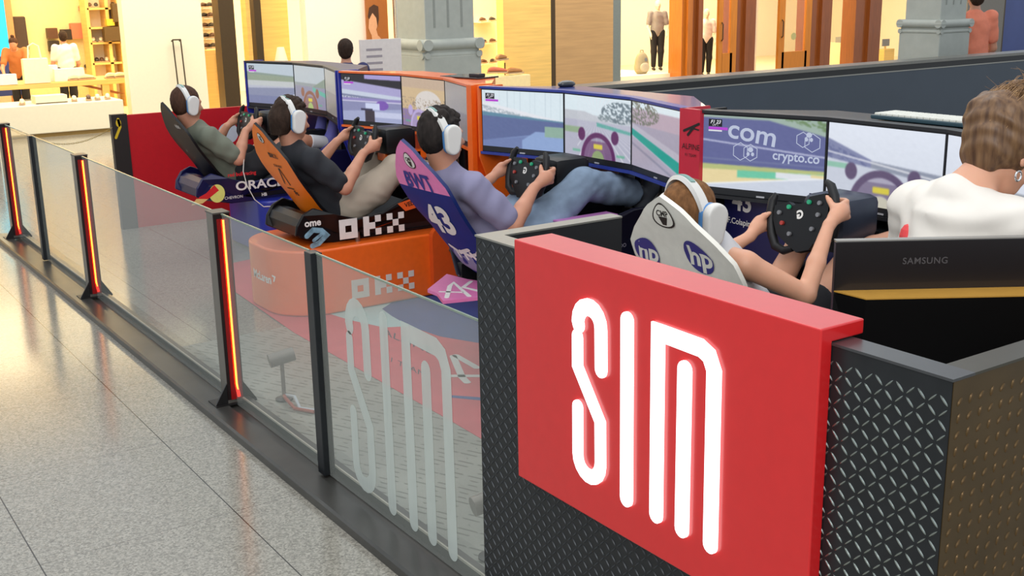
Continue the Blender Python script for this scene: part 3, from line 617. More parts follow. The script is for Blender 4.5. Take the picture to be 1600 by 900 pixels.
            I[:] = C3('#cfb58e'); put(v > .8, '#c3ab94'); put(((u - .62) ** 2 * 3 + (v - .5) ** 2 * 4) < .28, '#d9d2cc'); put(v < .35, '#8e7aa6'); put((nz > .8) & (v < .6), '#9a8a78'); wheel(.4, .0, .34, '#b9a9d8', '#6a4a90')
        else: I[:] = C3('#8c8a86'); put(v < .5, '#7d7a7c')
    else:
        if side == 0: I[:] = C3('#bcc8d2'); put(v < .8 - .08 * u, '#8b9a90'); put((v < .74 - .05 * u), '#94a08c'); put(v < .58, '#c3c7c8'); put(v < .45, '#b9bccb'); put(v < .38 + .05 * u, '#8b90ab'); put(v < .2 + .0 * u, '#7d83a6'); put((u > .7) & (abs(v - (.9 * (u - .72))) < .03), '#d8dae2')
        elif side == 1: I[:] = C3('#b3bfc8'); put(v < .6, '#8f9aa0'); put((u > .6) & (v < .3 + .55 * (u - .2)), '#7f9288'); put(v < .52, '#8a8da6'); put((u > .6) & (v < .7 - .3 * u) & (v > .6 - .3 * u), '#5bb0a0'); wheel(.5, -.02, .4, '#8a5a4a', '#a8c07a')
        else: I[:] = C3('#9a968e'); put(v < .5, '#86827c')
    I = np.clip(I + nz[..., None] * .004, 0, 1)
    return I
def screen_grid(name, w_, h_, fn, kind, side, parent):
    W, H = 150, 88; I = paint(kind, side, W, H); I = np.where(I <= .04045, I / 12.92, ((I + .055) / 1.055) ** 2.4)
    vs = [fn((i / (W) - .5) * w_, (j / (H) - .5) * h_) for j in range(H + 1) for i in range(W + 1)]
    fs = [(j * (W + 1) + i, j * (W + 1) + i + 1, (j + 1) * (W + 1) + i + 1, (j + 1) * (W + 1) + i) for j in range(H) for i in range(W)]
    me = D.meshes.new(name); me.from_pydata(vs, [], fs); ca = me.color_attributes.new('Col', 'FLOAT_COLOR', 'CORNER')
    c = np.ones((W * H, 4, 4), np.float32); c[:, :, :3] = I.reshape(-1, 1, 3); ca.data.foreach_set('color', c.ravel())
    return link(name, me, scr_mat, parent)

# ------------------------------------------------------------------ racing simulators
carbon = mat('rig_black', '#101114', 0.4, spec=.35); navy = mat('rig_navy', '#17184c', 0.4); blue = mat('rig_blue', '#26309a', 0.35, coat=0.2)
orange = mat('rig_orange', '#f0681a', 0.35, coat=0.3); pink = mat('rig_pink', '#e58ac6', 0.3, coat=0.3); shell_white = mat('shell_white', '#efece2', 0.35, coat=0.4)
alp_blue = mat('shell_blue', '#14297a', 0.55, spec=.2, noise=0.12, scale=9); alp_red = mat('panel_red', '#c2263a', 0.35); gold = mat('shell_gold_edge', '#9a8560', 0.35, 0.3)
plastic = mat('black_plastic', '#1c1d21', 0.4); gunmetal = mat('wheelbase_grey', '#363c4a', 0.35, 0.2); pw = mat('printed_white', '#e6e3de', 0.5); pk = mat('printed_black', '#14100f', 0.5); pb = mat('printed_blue', '#24308c', 0.5)
hpb = mat('printed_hp_blue', '#2f2f86', 0.5); pred = mat('printed_red', '#d3242a', 0.5); pyel = mat('printed_yellow', '#dfe07a', 0.5); smoke = mat('printed_smoke', '#7fa8c8', 0.4, noise=0.5, scale=30); org2 = mat('orange_print', '#e8632a', 0.4)
SP = np.array([(.03, 1.075), (.045, 1.04), (.06, 1.0), (.09, .94), (.12, .88), (.145, .82), (.175, .76), (.205, .70), (.24, .64), (.28, .57), (.34, .48), (.42, .41), (.52, .37), (.66, .37), (.82, .43), (.95, .53)])
HWD = np.array([.035, .07, .105, .17, .22, .228, .222, .212, .198, .18, .165, .165, .19, .215, .22, .2]); WR = np.array([0, 0, 0, 0, .0, .005, .01, .02, .03, .04, .06, .07, .08, .07, .04, .02])
SL = np.concatenate([[0], np.cumsum(np.hypot(*np.diff(SP, axis=0).T))])
def shell_pt(s, u, h=0.0, dz=0.0):
    s = min(max(s, 0), SL[-1]); x, z = np.interp(s, SL, SP[:, 0]), np.interp(s, SL, SP[:, 1]); hw, wr = np.interp(s, SL, HWD), np.interp(s, SL, WR)
    e = .02; t = np.array([np.interp(s + e, SL, SP[:, 0]) - np.interp(s - e, SL, SP[:, 0]), np.interp(s + e, SL, SP[:, 1]) - np.interp(s - e, SL, SP[:, 1])]); t /= np.linalg.norm(t)
    n = np.array([-t[1], t[0]])          # towards the driver
    if n[0] < 0 and s < .3: n = -n
    g = wr * abs(u) ** 2.2
    return (x + n[0] * (g - h), hw * (u if abs(u) < 1 else u) , z + n[1] * (g - h) + dz)
def shell_decal(a, s, dz):   # a: metres to the right seen from behind
    hw = float(np.interp(s, SL, HWD)); return lambda p, q, h: shell_pt(s - q, -(a + p) / max(hw, .05), h, dz)
def make_shell(parent, mats, dz, zsplit=None):
    NS, NU = 64, 28; 
    def grid(off):
        out = []
        for i in range(NS + 1):
            s = SL[-1] * i / NS
            k = min(1, s / .05) ** .5
            for j in range(NU + 1): out.append(shell_pt(s, (-1 + 2 * j / NU) * (k if s < .05 else 1), off, dz))
        return out
    A = grid(0.0); B = grid(-0.016); n = len(A); W = NU + 1; mb = MB(); mb.v = A + B
    for i in range(NS):
        z = A[i * W + NU // 2][2] - dz
        for j in range(NU):
            q = (i * W + j, i * W + j + 1, (i + 1) * W + j + 1, (i + 1) * W + j)
            mi = 0 if (zsplit is None or z > zsplit) else 1
            mb.f.append(q); mb.mi.append(mi); mb.f.append(tuple(v + n for v in q[::-1])); mb.mi.append(2)
        for j in (0, NU):
            q = (i * W + j, (i + 1) * W + j, (i + 1) * W + j + n, i * W + j + n); mb.f.append(q); mb.mi.append(3)
    for i in (0, NS):
        for j in range(NU): mb.f.append((i * W + j, i * W + j + 1, i * W + j + 1 + n, i * W + j + n)); mb.mi.append(3)
    return mb.build('seat_shell', mats, parent, smooth=True)
def rounded(x0, x1, y0, y1, r, n=8):
    out = []
    for cx, cy, a0, rr in ((x1 - .02, y1 - .02, 0, .02), (x0 + r, y1 - r, 90, r), (x0 + r, y0 + r, 180, r), (x1 - .02, y0 + .02, 270, .02)):
        for i in range(n + 1): a = radians(a0 + 90 * i / n); out.append((cx + rr * cos(a), cy + rr * sin(a)))
    return out
HA = radians(17); HB = radians(17); ML = .55; MXC = 1.12
def mon_frames():
    # (hinge centre, direction) for left, centre, right monitors: origin of panel middle and right-vector seen by the driver
    cl = Vector((MXC - ML / 2 * sin(HA), .265 + ML / 2 * cos(HA), 0)); cr = Vector((MXC - ML / 2 * sin(HB), -.265 - ML / 2 * cos(HB), 0))
    return [(cl, Vector((sin(HA), -cos(HA), 0)), ML), (Vector((MXC, 0, 0)), Vector((0, -1, 0)), .53), (cr, Vector((-sin(HB), -cos(HB), 0)), ML)]
RIG = {}
def make_rig(k, yc, dz, label, cols):
    r = empty('racing_simulator', (2.37, yc, 0), label, 'racing simulator', None); RIG[k] = r
    # base
    x0 = cols.get('base_x', 0.0); mb = MB(); P_ = rounded(x0, 1.95, -.36, .36, cols.get('base_r', .27)); mb.prism(P_, 0.0095, .385, 'z')
    o = mb.build('base', cols['base'], r, smooth=True); bv = o.modifiers.new('b', 'BEVEL'); bv.width = .012; bv.segments = 3; bv.limit_method = 'ANGLE'
    # sliding frame between base and seat
    mb = MB(); mb.box(.42, 1.3, -.2, -.16, .385, .43 + dz); mb.box(.42, 1.3, .16, .2, .385, .43 + dz); mb.box(.5, .56, -.2, .2, .385, .42 + dz); mb.box(1.1, 1.16, -.2, .2, .385, .42 + dz); mb.build('seat_rail', plastic, r)
    make_shell(r, [cols['shell'], cols.get('shell2', cols['shell']), cols.get('inner', carbon), cols.get('edge', carbon)], dz, cols.get('split'))
    # body tub, sides sloping to the floor of the cockpit
    top = [(.15, .51), (.19, .57), (.26, .60), (.36, .56), (.50, .52), (.66, .535), (.82, .60), (.98, .65), (1.12, .68), (1.5, .68)]
    if k == 3: top = [(.42, .50)] + top[4:]
    bot = [(1.5, .38), (1.05, .37), (.4, .37)] + ([(.24, .40), (.14, .45)] if k != 3 else [])
    mb = MB(); n = len(top + bot)
    for sgn in (-1, 1):
        pr = [(x, sgn * (.285 - .10 * (z < .45) + (.0 if x > .3 else -.06)), z + dz) for x, z in top + bot]; pi_ = [(x, sgn * (.262 - .10 * (z < .45) + (0 if x > .3 else -.06)), z + dz) for x, z in top + bot]
        mb.add(pr + pi_, [tuple(range(n)), tuple(range(n, 2 * n))[::-1]] + [(i, (i + 1) % n, (i + 1) % n + n, i + n) for i in range(n)])
    o = mb.build('side_pod', cols['pod'], r, smooth=False); bv = o.modifiers.new('b', 'BEVEL'); bv.width = .01; bv.segments = 2; bv.limit_method = 'ANGLE'
    mb = MB(); k != 3 and mb.prism([(.16, .50 + dz), (.17, .44 + dz), (.4, .38 + dz), (1.5, .38 + dz), (1.5, .40 + dz), (.55, .40 + dz), (.38, .44 + dz), (.28, .55 + dz), (.22, .56 + dz), (.18, .54 + dz)], -.215, .215, 'y'); mb.box(.5, 1.5, -.2, .2, .385 + dz, .40 + dz); mb.build('tub_floor', cols['pod'], r)
    # monitors and their housing
    zt = 1.265; zb = .93
    fr = mon_frames(); hs = [(c - d * w_ / 2, c + d * w_ / 2) for c, d, w_ in fr]
    pts = [hs[0][0], hs[1][0], hs[1][1], hs[2][1]]
    front = [(p.x + .045, p.y) for p in pts]; plan = front + [(pts[3].x + .14, pts[3].y), (1.40, -.38), (1.38, .45), (pts[0].x + .12, pts[0].y)]
    mb = MB(); mb.prism(plan, zb - .02, zt + .004, 'z'); mb.build('monitor_housing', cols['housing'], r)
    lip = [(p.x - .012, p.y) for p in pts]
    for z0, z1 in ((zt, zt + .012), (zb - .014, zb)):
        mb = MB(); mb.prism(lip + front[::-1], z0, z1, 'z'); mb.build('housing_lip', cols['trim'], r)
    for sgn, i in ((-1, 3), (1, 0)):
        p = pts[i]; mb = MB(); y0 = p.y + sgn * .002; y1 = p.y + sgn * .016
        mb.prism([(p.x - .014, zt + .012), (p.x + .14, zt + .012), (1.3, .6), (1.3, .0), (1.1, 0), (1.1, .5), (p.x - .014, .9)], y0, y1, 'y'); mb.build('end_panel', cols['end'] if sgn < 0 else cols.get('endL', cols['end']), r)
        if 'endface' in cols and sgn < 0: mb = MB(); mb.prism([(p.x - .02, zt + .012), (p.x + .01, zt + .012), (p.x + .01, .55), (p.x - .02, .55)], p.y - cols['endw'], p.y - .001, 'y'); mb.build('end_face', cols['endface'], r)
    for q, (c, d, w_) in enumerate(fr):
        nrmv = Vector((d.y, -d.x, 0));   # away from the driver
        if nrmv.x < 0: nrmv = -nrmv
        M = Matrix((d, nrmv, Vector((0, 0, 1)))).transposed().to_4x4(); M.translation = (c.x, c.y, (zt + zb) / 2); h2 = (zt - zb) / 2
        mb = MB(); mb.box(-w_ / 2, w_ / 2, 0, .035, -h2, h2, M=M, bev=.003); mo = mb.build('monitor', plastic, r)
        sc = screen_grid('screen', w_ - .014, h2 * 2 - .038, lambda a, b: M @ Vector((a, -.0015, b + .012)), k, q, mo)
        mb = MB(); mb.box(-.018, .018, -.001, 0, -h2 + .004, -h2 + .011, M=M); mb.build('badge', mat('badge_silver', '#b0b0b4', 0.4), mo)
        if q == 0:
            sh = [rect2(-.235, .115, -.175, .145, 0), rect2(-.235, .102, -.15, .113, 2), rect2(-.235, .095, -.175, .101, 1)]
            sh += [text2('F1 23', -.205, .133, .02, 1, .0005, .3), text2('LAP 1', -.205, .121, .011, 1)]
            decal('screen_hud', sh, lambda a, b, h: M @ Vector((a * w_ / .53, -.002 - h * .3, b)), [HUDK, HUDW, HUDP], mo)
        if k == 4 and q == 0:
            hexo = lambda cx, cy, rr: line2([(cx + rr * cos(radians(60 * i + 30)), cy + rr * sin(radians(60 * i + 30))) for i in range(7)], .003, 0)
            sh = [text2('com', -.045, .095, .11, 0, .0015, rot=-.13, sx=1.15), text2('crypto.co', .148, .013, .052, 0, .001, rot=-.02), hexo(-.05, .018, .034), hexo(-.095, .02, .036), hexo(.215, .075, .036), hexo(.175, .085, .03)]
            for cx_ in (-.05, .2): sh += [disc2(cx_, .03 if cx_ < 0 else .105, .012, .01), disc2(cx_ - .01, .012 if cx_ < 0 else .087, .007, .008), disc2(cx_ + .01, .012 if cx_ < 0 else .087, .007, .008)]
            sh = [([(min(v[0], .262), v[1]) for v in a], b, c_) for a, b, c_ in sh]
            decal('screen_lettering', sh, lambda a, b, h: M @ Vector((a, -.0018 - h * .2, b)), LAV, mo)
    if 'board' in cols: box('lower_board', 1.345 + (.16 if k == 3 else 0), 1.36 + (.16 if k == 3 else 0), -.76, .76, .25, .93, cols['board'], r)
    # wheel base, wheel, pedals
    wz = {1: .905, 2: .93, 3: .935, 4: .98}[k]; wx = .63 if k == 1 else .70
    mb = MB(); mb.box(wx + .1, wx + .3, -.1, .1, wz - .1, wz + .06, bev=.03); mb.box(wx + .27, wx + .32, -.07, .07, wz - .08, wz + .04, bev=.01); mb.build('wheel_base', gunmetal if k == 4 else carbon, r, smooth=True)
    mb = MB(); mb.tube([(wx + .03, 0, wz), (wx + .12, 0, wz - .01)], .03, 16); mb.build('wheel_shaft', carbon, r)
    mb = MB(); mb.box(wx + .12, wx + .36, -.05, .05, wz - .14, wz - .09); mb.box(wx + .3, 1.2, -.05, .05, wz - .14, wz - .1); mb.build('wheel_bracket', cols.get('bracket', carbon), r)
    TL = radians(14)
    ph = {1: 0, 2: -.12, 3: 0, 4: .33}[k]
    def wf(a, b, c=0):
        a, b = a * cos(ph) + b * sin(ph), -a * sin(ph) + b * cos(ph)
        return (wx + b * sin(TL) + c * cos(TL), a, wz + b * cos(TL) - c * sin(TL))    # b up in wheel plane, c forward
    st = empty('steering_wheel', (0, 0, 0)); st.parent = r
    for sgn in (-1, 1):
        pts_ = [wf(sgn * (.05), -.105), wf(sgn * .09, -.108), wf(sgn * .128, -.085), wf(sgn * .142, -.04), wf(sgn * .145, .0), wf(sgn * .142, .045), wf(sgn * .13, .085), wf(sgn * .112, .105)]
        mb = MB(); mb.tube(pts_, [.012, .015, .017, .017, .016, .017, .016, .009], 12); mb.build('grip', mat('grip_rubber', '#101013', 0.55), st, smooth=True)
        mb = MB(); mb.add([wf(sgn * .03, .03, .02), wf(sgn * .11, .05, .035), wf(sgn * .11, -.02, .035), wf(sgn * .03, -.02, .02), wf(sgn * .03, .03, .026), wf(sgn * .11, .05, .04), wf(sgn * .11, -.02, .04), wf(sgn * .03, -.02, .026)], [(0, 1, 2, 3), (4, 7, 6, 5), (0, 4, 5, 1), (1, 5, 6, 2), (2, 6, 7, 3), (3, 7, 4, 0)]); mb.build('paddle', steel, st)
    mb = MB(); hub = [(-.135, .02), (-.12, .06), (-.05, .062), (-.035, .045), (.035, .045), (.05, .062), (.12, .06), (.135, .02), (.12, -.045), (.06, -.1), (.03, -.125), (-.03, -.125), (-.06, -.1), (-.12, -.045)]
    mb.add([wf(a * .93, b, -.012) for a, b in hub] + [wf(a, b, .018) for a, b in hub], [tuple(range(14)), tuple(range(14, 28))[::-1]] + [(i, (i + 1) % 14, (i + 1) % 14 + 14, i + 14) for i in range(14)]); mb.build('hub_plate', carbon, st)
    for (a, b, c_) in ((-.045, .042, 'g'), (.045, .042, 'g'), (-.09, .03, 'w'), (.09, .03, 'w'), (-.08, -.01, 'w'), (.08, -.01, 'r'), (-.05, -.055, 'w'), (.05, -.055, 'w')):
        mb = MB(); mb.tube([wf(a, b, -.012), wf(a, b, -.02)], .008, 12); mb.build('button', {'g': mat('button_green', '#1f7a5c', 0.3, emit='#20c080', es=.25), 'w': mat('button_grey', '#77787c', 0.3), 'r': mat('button_red', '#a83228', 0.3)}[c_] , st)
    mb = MB(); vs, fs = text_mesh('G', .04, .002); mb.add([wf(x, y + .005, -.0135) for x, y, _ in vs], fs); mb.build('emblem', pw, st)
    po = {3: .16}.get(k, 0); mb = MB(); mb.box(1.28 + po, 1.34 + po, -.2, .2, .52 + dz, .86, bev=.01); mb.build('pedal_plate', carbon, r)
    for y in (-.12, .0, .12): mb = MB(); mb.box(1.262 + po, 1.275 + po, y - .03, y + .03, .62 + dz * .5, .78 + dz, bev=.004); mb.build('pedal', steel, r)
    return r

ring_emblem = lambda s: [disc2(0, 0, .042 * s, .042 * s, k=1), disc2(0, 0, .037 * s, .037 * s, k=0), text2('CMP', 0, .006 * s, .026 * s, 1, .001), ([(-.018 * s, -.004 * s), (.018 * s, -.004 * s), (.006 * s, -.032 * s), (-.006 * s, -.032 * s)], [(0, 1, 2, 3)], 1)]
def pn(r, key): return [c for c in r.children if c.name.startswith(key)][0]
def shdec(r, name, shapes, a, s, dz, mats): return decal(name, shapes, (lambda f_: (lambda u, v, h: f_(u, v, h + .001)))(shell_decal(a, s, dz)), mats, pn(r, 'seat_shell'))
def side_fn(x0, z0, y=-.285, dz=0): return lambda u, v, h: (x0 + u, y - h, z0 + v + dz)

# simulator 1 : navy / black
r1 = make_rig(1, 7.76, 0.0, 'dark navy racing simulator with black bucket seat, farthest in the row beside the red divider', dict(base=blue, pod=navy, shell=mat('shell_midnight', '#100f18', .4, spec=.25), edge=carbon, housing=navy, trim=plastic, end=blue, base_x=.55, base_r=.1, board=navy))
shdec(r1, 'seat_lettering', [text2('visio', 0, 0, .05, 0, .001, cut=.03)], .09, .17, 0, [pw])
decals('pod_lettering', [text2('ORACLE', .1, 0, .085, 0, .002, sx=1.25), text2('HB', .1, -.075, .03, 0, .001), text2('CHEVRON', -.12, -.07, .028, 0), disc2(-.235, -.03, .055, .062, k=1), ([(-.38, -.07), (-.3, -.06), (-.22, -.01), (-.25, .03), (-.31, -.02), (-.36, -.04)], [(0, 1, 2, 3, 4, 5)], 2), ([(-.42, -.09), (-.34, -.085), (-.3, -.06), (-.38, -.05)], [(0, 1, 2, 3)], 3)] + [text2('red bull racing', -.05, .085, .035, 2, .001)], side_fn(.50, .50, dz=0.0), [pw, pyel, pred, mat('print_gold', '#e2c07a', .4)], r1)
decal('base_lettering', [rect2(.1, .02, .17, .035, 0), rect2(.11, -.03, .16, .01, 0)], lambda u, v, h: (.8 + u, -.3605 - h, .3 + v), [pw], r1)

# simulator 2 : orange
r2 = make_rig(2, 6.12, 0.0, 'orange racing simulator with orange bucket seat and orange floor box, second from the red divider', dict(base=orange, pod=carbon, shell=mat('shell_orange', '#f57c10', .4, coat=.1, noise=.02), edge=carbon, housing=orange, trim=orange, end=orange, endface=orange, endw=.05, bracket=orange, endL=blue, board=orange))
shdec(r2, 'seat_lettering', [([(x * .8, y * .8) for x, y in s_[0]], s_[1], 1 - s_[2]) for s_ in ring_emblem(1)], .0, .09, 0, [pk, pw])
OKX = ['#####.#..#.#..#', '#...#.#.#...##.', '#...#.##....##.', '#...#.#.#...##.', '#####.#..#.#..#']
OK2 = ['####.#.#.#.#', '#..#.##...#.', '#..#.##...#.', '####.#.#.#.#']
def okx(x0, y0, s, k):
    out = []
    cell = [(0, 0, 1, 3), (1, 0, 1, 1), (1, 2, 1, 1), (2, 0, 1, 3), (4, 0, 1, 3), (5, 1, 1, 1), (6, 0, 1, 1), (6, 2, 1, 1), (8, 0, 1, 1), (10, 0, 1, 1), (9, 1, 1, 1), (8, 2, 1, 1), (10, 2, 1, 1)]
    for cx, cy, cw, ch in cell: out.append(rect2(x0 + cx * s, y0 - (cy + ch) * s, x0 + (cx + cw) * s, y0 - cy * s, k))
    return out
shdec(r2, 'seat_lettering', okx(-.055, .015, .0105, 0), .04, .2, 0, [pk])
shdec(r2, 'seat_lettering', [text2('STAR NEXT', 0, 0, .022, 0, .0005, cut=.02), line2([(-.045, -.12), (-.012, -.02), (.0, -.02), (.03, -.12)], .012, 0), line2([(-.04, -.15), (.05, -.15)], .008, 0), text2('Fc', .05, -.18, .045, 0, .002, cut=.02)], .04, .27, 0, [pk])
decal('pod_lettering', okx(-.11, .075, .038, 0), side_fn(.49, .45), [pw], r2)
decal('pod_lettering', [text2('ome', 0, 0, .055, 0, .002)], side_fn(.22, .53, y=-.286), [pw], r2)
decal('pod_graphic', [line2([(-.09, .0), (-.05, .03), (.0, .02), (.03, -.01), (-.02, -.05), (-.06, -.06)], .03, 0), line2([(-.05, -.03), (.0, .0)], .02, 0)], side_fn(.27, .46), [smoke], r2)
decals('pod_lettering', [([(-.08, .0), (.09, .035), (.1, -.03), (-.03, -.05)], [(0, 1, 2, 3)], 0), text2('VELO', .01, -.01, .036, 1, .001, rot=.15)], side_fn(.84, .575), [org2, pk], r2)
decal('base_lettering', okx(0, .0, .037, 0), lambda u, v, h: (.40 + u, -.3605 - h, .185 + v), [mat('print_sand', '#d8cfc4', .5)], r2)
def base_back(u, v, h):
    u += .03; r_ = .27; y = -u; f_ = .36 - r_
    if abs(y) <= f_: return (-h, y, .205 + v)
    a = (abs(y) - f_) / r_; sg = 1 if y > 0 else -1
    return (r_ - (r_ + h) * cos(a), sg * (f_ + (r_ + h) * sin(a)), .205 + v)
decal('base_lettering', [text2('McLaren', 0, 0, .07, 0, .002, cut=.02), line2([(.135, .03), (.155, .025), (.145, .0)], .01, 0)], base_back, [pw], r2)
mb = MB(); arc = [(.92, .06), (.92, .37)] + [(.97 - .05 * cos(radians(a)), .37 + .05 * sin(radians(a))) for a in range(15, 91, 15)] + [(1.05 + .12 * sin(radians(a)), .30 + .12 * cos(radians(a))) for a in range(0, 91, 15)] + [(1.17, .06)]
mb.prism(arc, -.40, -.3605, 'y'); mb.build('side_bracket', mat('rig_orange_dark', '#d9571c', .4), r2)
mb = MB(); mb.tube([(1.04, -.4, .28), (1.04, -.408, .28)], .012, 14); mb.build('bolt', steel, r2)
decal('base_lettering', [text2('JU', 0, 0, .045, 0, .001)], lambda u, v, h: (1.12 + u, -.4005 - h, .19 + v), [pw], r2)
mb = MB(); mb.tube([(.50, -.27, .385), (.5, -.27, .44)], .014, 12); mb.tube([(.5, -.27, .385), (.5, -.33, .30)], .006, 8); mb.build('release_lever', steel, r2)

# simulator 3 : blue and pink
r3 = make_rig(3, 4.42, .07, 'blue racing simulator with pink-topped blue bucket seat beside the booth wall', dict(base=mat('rig_deep_blue', '#20407e', .3, coat=.4), pod=mat('pod_ink', '#161527', .35), shell=mat('shell_pink', '#ee82c0', .4, coat=.1), shell2=alp_blue, split=.86, edge=mat('edge_blue', '#182a66', .3), housing=mat('housing_blue', '#28357f', .3, coat=.4), trim=mat('trim_blue', '#2a3a92', .35), end=alp_red, endface=alp_red, endw=.125, endL=orange, board=mat('board_ink', '#12131c', .4), base_x=.75, base_r=.1))
shdec(r3, 'seat_lettering', ring_emblem(1), .0, .1, .07, [pw, pk])
shdec(r3, 'seat_lettering', [text2('BWT', 0, 0, .115, 0, .004, cut=.03)], -.01, .215, .07, [pb])
shdec(r3, 'seat_number', [text2('43', 0, 0, .21, 0, .008, cut=.03)], .02, .42, .07, [pw])
shdec(r3, 'seat_logo', [line2([(-.09, .03), (-.03, .0), (.04, .02)], .022), line2([(-.02, .01), (.03, -.02), (.1, -.01)], .02), line2([(.0, .0), (.0, -.04)], .014), line2([(.04, .0), (.05, -.045)], .014), line2([(.08, .0), (.1, -.04)], .012), line2([(-.05, .01), (-.05, -.03)], .014)], .06, .6, .07, [pw])
shdec(r3, 'seat_graphic', [([(-.22, 0), (-.05, .05), (.1, .04), (.22, .08), (.22, -.1), (-.22, -.1)], [(0, 1, 2, 3, 4, 5)], 0)], .0, .74, .07, [mat('print_sky', '#3d86cf', .3, noise=.3, scale=12)])
Q3 = lambda px, py: (lambda v: (v.x - 2.37, v.y - 4.42))(at(px, py, z=.447))
dia = [Q3(698, 428), Q3(668, 452), Q3(683, 458), Q3(692, 470), Q3(770, 462), Q3(770, 442), Q3(730, 436)]
mb = MB(); mb.prism(dia, .432, .447, 'z'); mb.build('rear_pad', mat('pad_pink', '#e07ab2', .35, coat=.2), r3)
wp = lambda pts, wd: (lambda m_: (stroke(m_, [Q3(*q) for q in pts], wd, lambda a, b, h: (a, b, .4475 + h), .0008), m_.build('pad_logo', pw, pn(r3, 'rear_pad'))))(MB())
wp([(698, 465), (703, 447), (709, 442), (733, 463)], .022); wp([(688, 456), (722, 457)], .016); wp([(736, 440), (724, 449), (752, 456)], .02)
mb = MB(); mb.box(.38, .75, -.2, .14, .395, .43, bev=.01); mb.build('rear_deck', carbon, r3)
mb = MB(); mb.tube([(.6, .1, .36), (.6, .1, .0)], .02, 12); mb.build('deck_leg', carbon, r3)
decals('pod_lettering', [text2('PIRELLI', .02, .04, .03, 0, .0005), text2('MERCADO', .06, -.05, .026, 0), text2('LIBRE', .06, -.075, .022, 0)], side_fn(.95, .56, dz=.07), [mat('print_dim', '#8a8896', .5)], r3)
mb = MB(); mb.box(.7, 1.02, -.29, -.2, .728, .738, bev=.003); mb.build('pod_top_strip', mat('strip_pink', '#b070b0', .4), r3)
pr = mon_frames()[2]; pe = pr[0] + pr[1] * ML / 2
decals('panel_lettering', [line2([(-.045, -.005), (.0, .012), (.045, .03)], .011, 0), line2([(-.02, -.02), (.02, .02)], .012, 0), line2([(.0, .01), (.045, .005)], .006, 0), text2('ALPINE', 0, -.07, .034, 0), text2('F1 TEAM', 0, -.105, .018, 0), text2('BWT', .025, -.245, .055, 0, .002), line2([(-.062, -.225), (-.058, -.255), (-.045, -.262), (-.04, -.245), (-.052, -.235)], .006, 1)], lambda u, v, h: (pe.x - .0205 - h, pe.y - .075 - u, 1.19 + v), [pk, pw], r3)

# simulator 4 : white seat
HWD *= 1.13
r4 = make_rig(4, 2.72, .055, 'black racing simulator with white bucket seat, nearest, behind the red sign', dict(base=carbon, pod=carbon, shell=shell_white, inner=carbon, edge=shell_white, housing=carbon, trim=plastic, end=carbon, base_x=.4, base_r=.1, board=carbon))
shdec(r4, 'seat_lettering', ring_emblem(1.15), -.012, .072, .055, [mat('shell_white', '#e4e0d4'), pk])
hp = lambda: [disc2(0, 0, .062, .062, k=0), text2('hp', .0, 0, .105, 1, .003, .25, cut=.03)]
shdec(r4, 'seat_logo', hp(), .095, .215, .055, [hpb, mat('shell_white', '#e4e0d4')])
shdec(r4, 'seat_logo', hp(), -.175, .25, .055, [hpb, mat('shell_white', '#e4e0d4')])
mb = MB(); mb.box(1.10, 1.115, .16, .82, .3, .975); mb.build('lower_board', navy, r4)
decals('board_lettering', [text2('43', 0, 0, .115, 0, .003), text2('ALPINE', .01, .075, .018, 0), text2('F.Colapinto', .0, -.085, .036, 0, .0005), line2([(-.03, -.185), (.03, -.165)], .008, 0), line2([(-.01, -.195), (.02, -.155)], .008, 0), text2('ALPINE', 0, -.205, .016, 0), text2('BWT', -.01, -.27, .03, 0)], lambda u, v, h: (1.0995 - h, .685 - u, .885 + v), [pw], r4)

# ------------------------------------------------------------------ people
skin = mat('skin', '#c98f74', 0.5, sss=.15, noise=.05, scale=18); skin2 = mat('skin_light', '#d9a184', 0.5, sss=.15, noise=.04, scale=18)
HS = {k: mat('hair_' + k, c, .75, noise=.4, scale=70, bump=.8, spec=.2, stretch=(1, 1, .25)) for k, c in dict(brown='#4a3226', dark='#35271f', black='#2a2422', long='#7a5434', bun='#6b4630').items()}
def rotz(a): return np.array([[cos(a), -sin(a), 0], [sin(a), cos(a), 0], [0, 0, 1.0]])
def roty(a): return np.array([[cos(a), 0, sin(a)], [0, 1, 0], [-sin(a), 0, cos(a)]])
def rotx(a): return np.array([[1, 0, 0], [0, cos(a), -sin(a)], [0, sin(a), cos(a)]])
def head_sdf(S, c, R, s=1.0):
    c = np.array(c, float); L = lambda x, y, z: c + R @ (np.array([x, y, z]) * s)
    S.ell(L(-.012, 0, .02), np.array([.097, .076, .098]) * s, R, .01); S.ell(L(.03, 0, -.035), np.array([.062, .058, .075]) * s, R, .03)
    S.ell(L(.055, 0, -.085), np.array([.03, .032, .022]) * s, R, .02); S.cap(L(.085, 0, .0), L(.104, 0, -.03), .008 * s, .013 * s, .012)
    S.ell(L(.08, 0, .022), np.array([.014, .045, .01]) * s, R, .012); S.ell(L(.088, 0, -.062), np.array([.009, .022, .007]) * s, R, .006)
    for y in (-1, 1): S.ell(L(0, y * .078, -.01), np.array([.018, .008, .03]) * s, R @ rotz(y * -.3), .006); S.ell(L(.06, y * .038, -.03), np.array([.02, .018, .02]) * s, R, .02)
    return L
def eyes(L, parent, s=1.0):
    for y in (-1, 1):
        p = L(.066, y * .032, .0); mb = MB(); mb.ell(p, (.012 * s,) * 3, 10); mb.cur = 1; q = L(.0745, y * .032, .0); mb.ell(q, (.005 * s,) * 3, 8)
        mb.build('eye', [mat('eye_white', '#d8d4cf', .3), mat('eye_dark', '#2a1c14', .3)], parent, smooth=True)
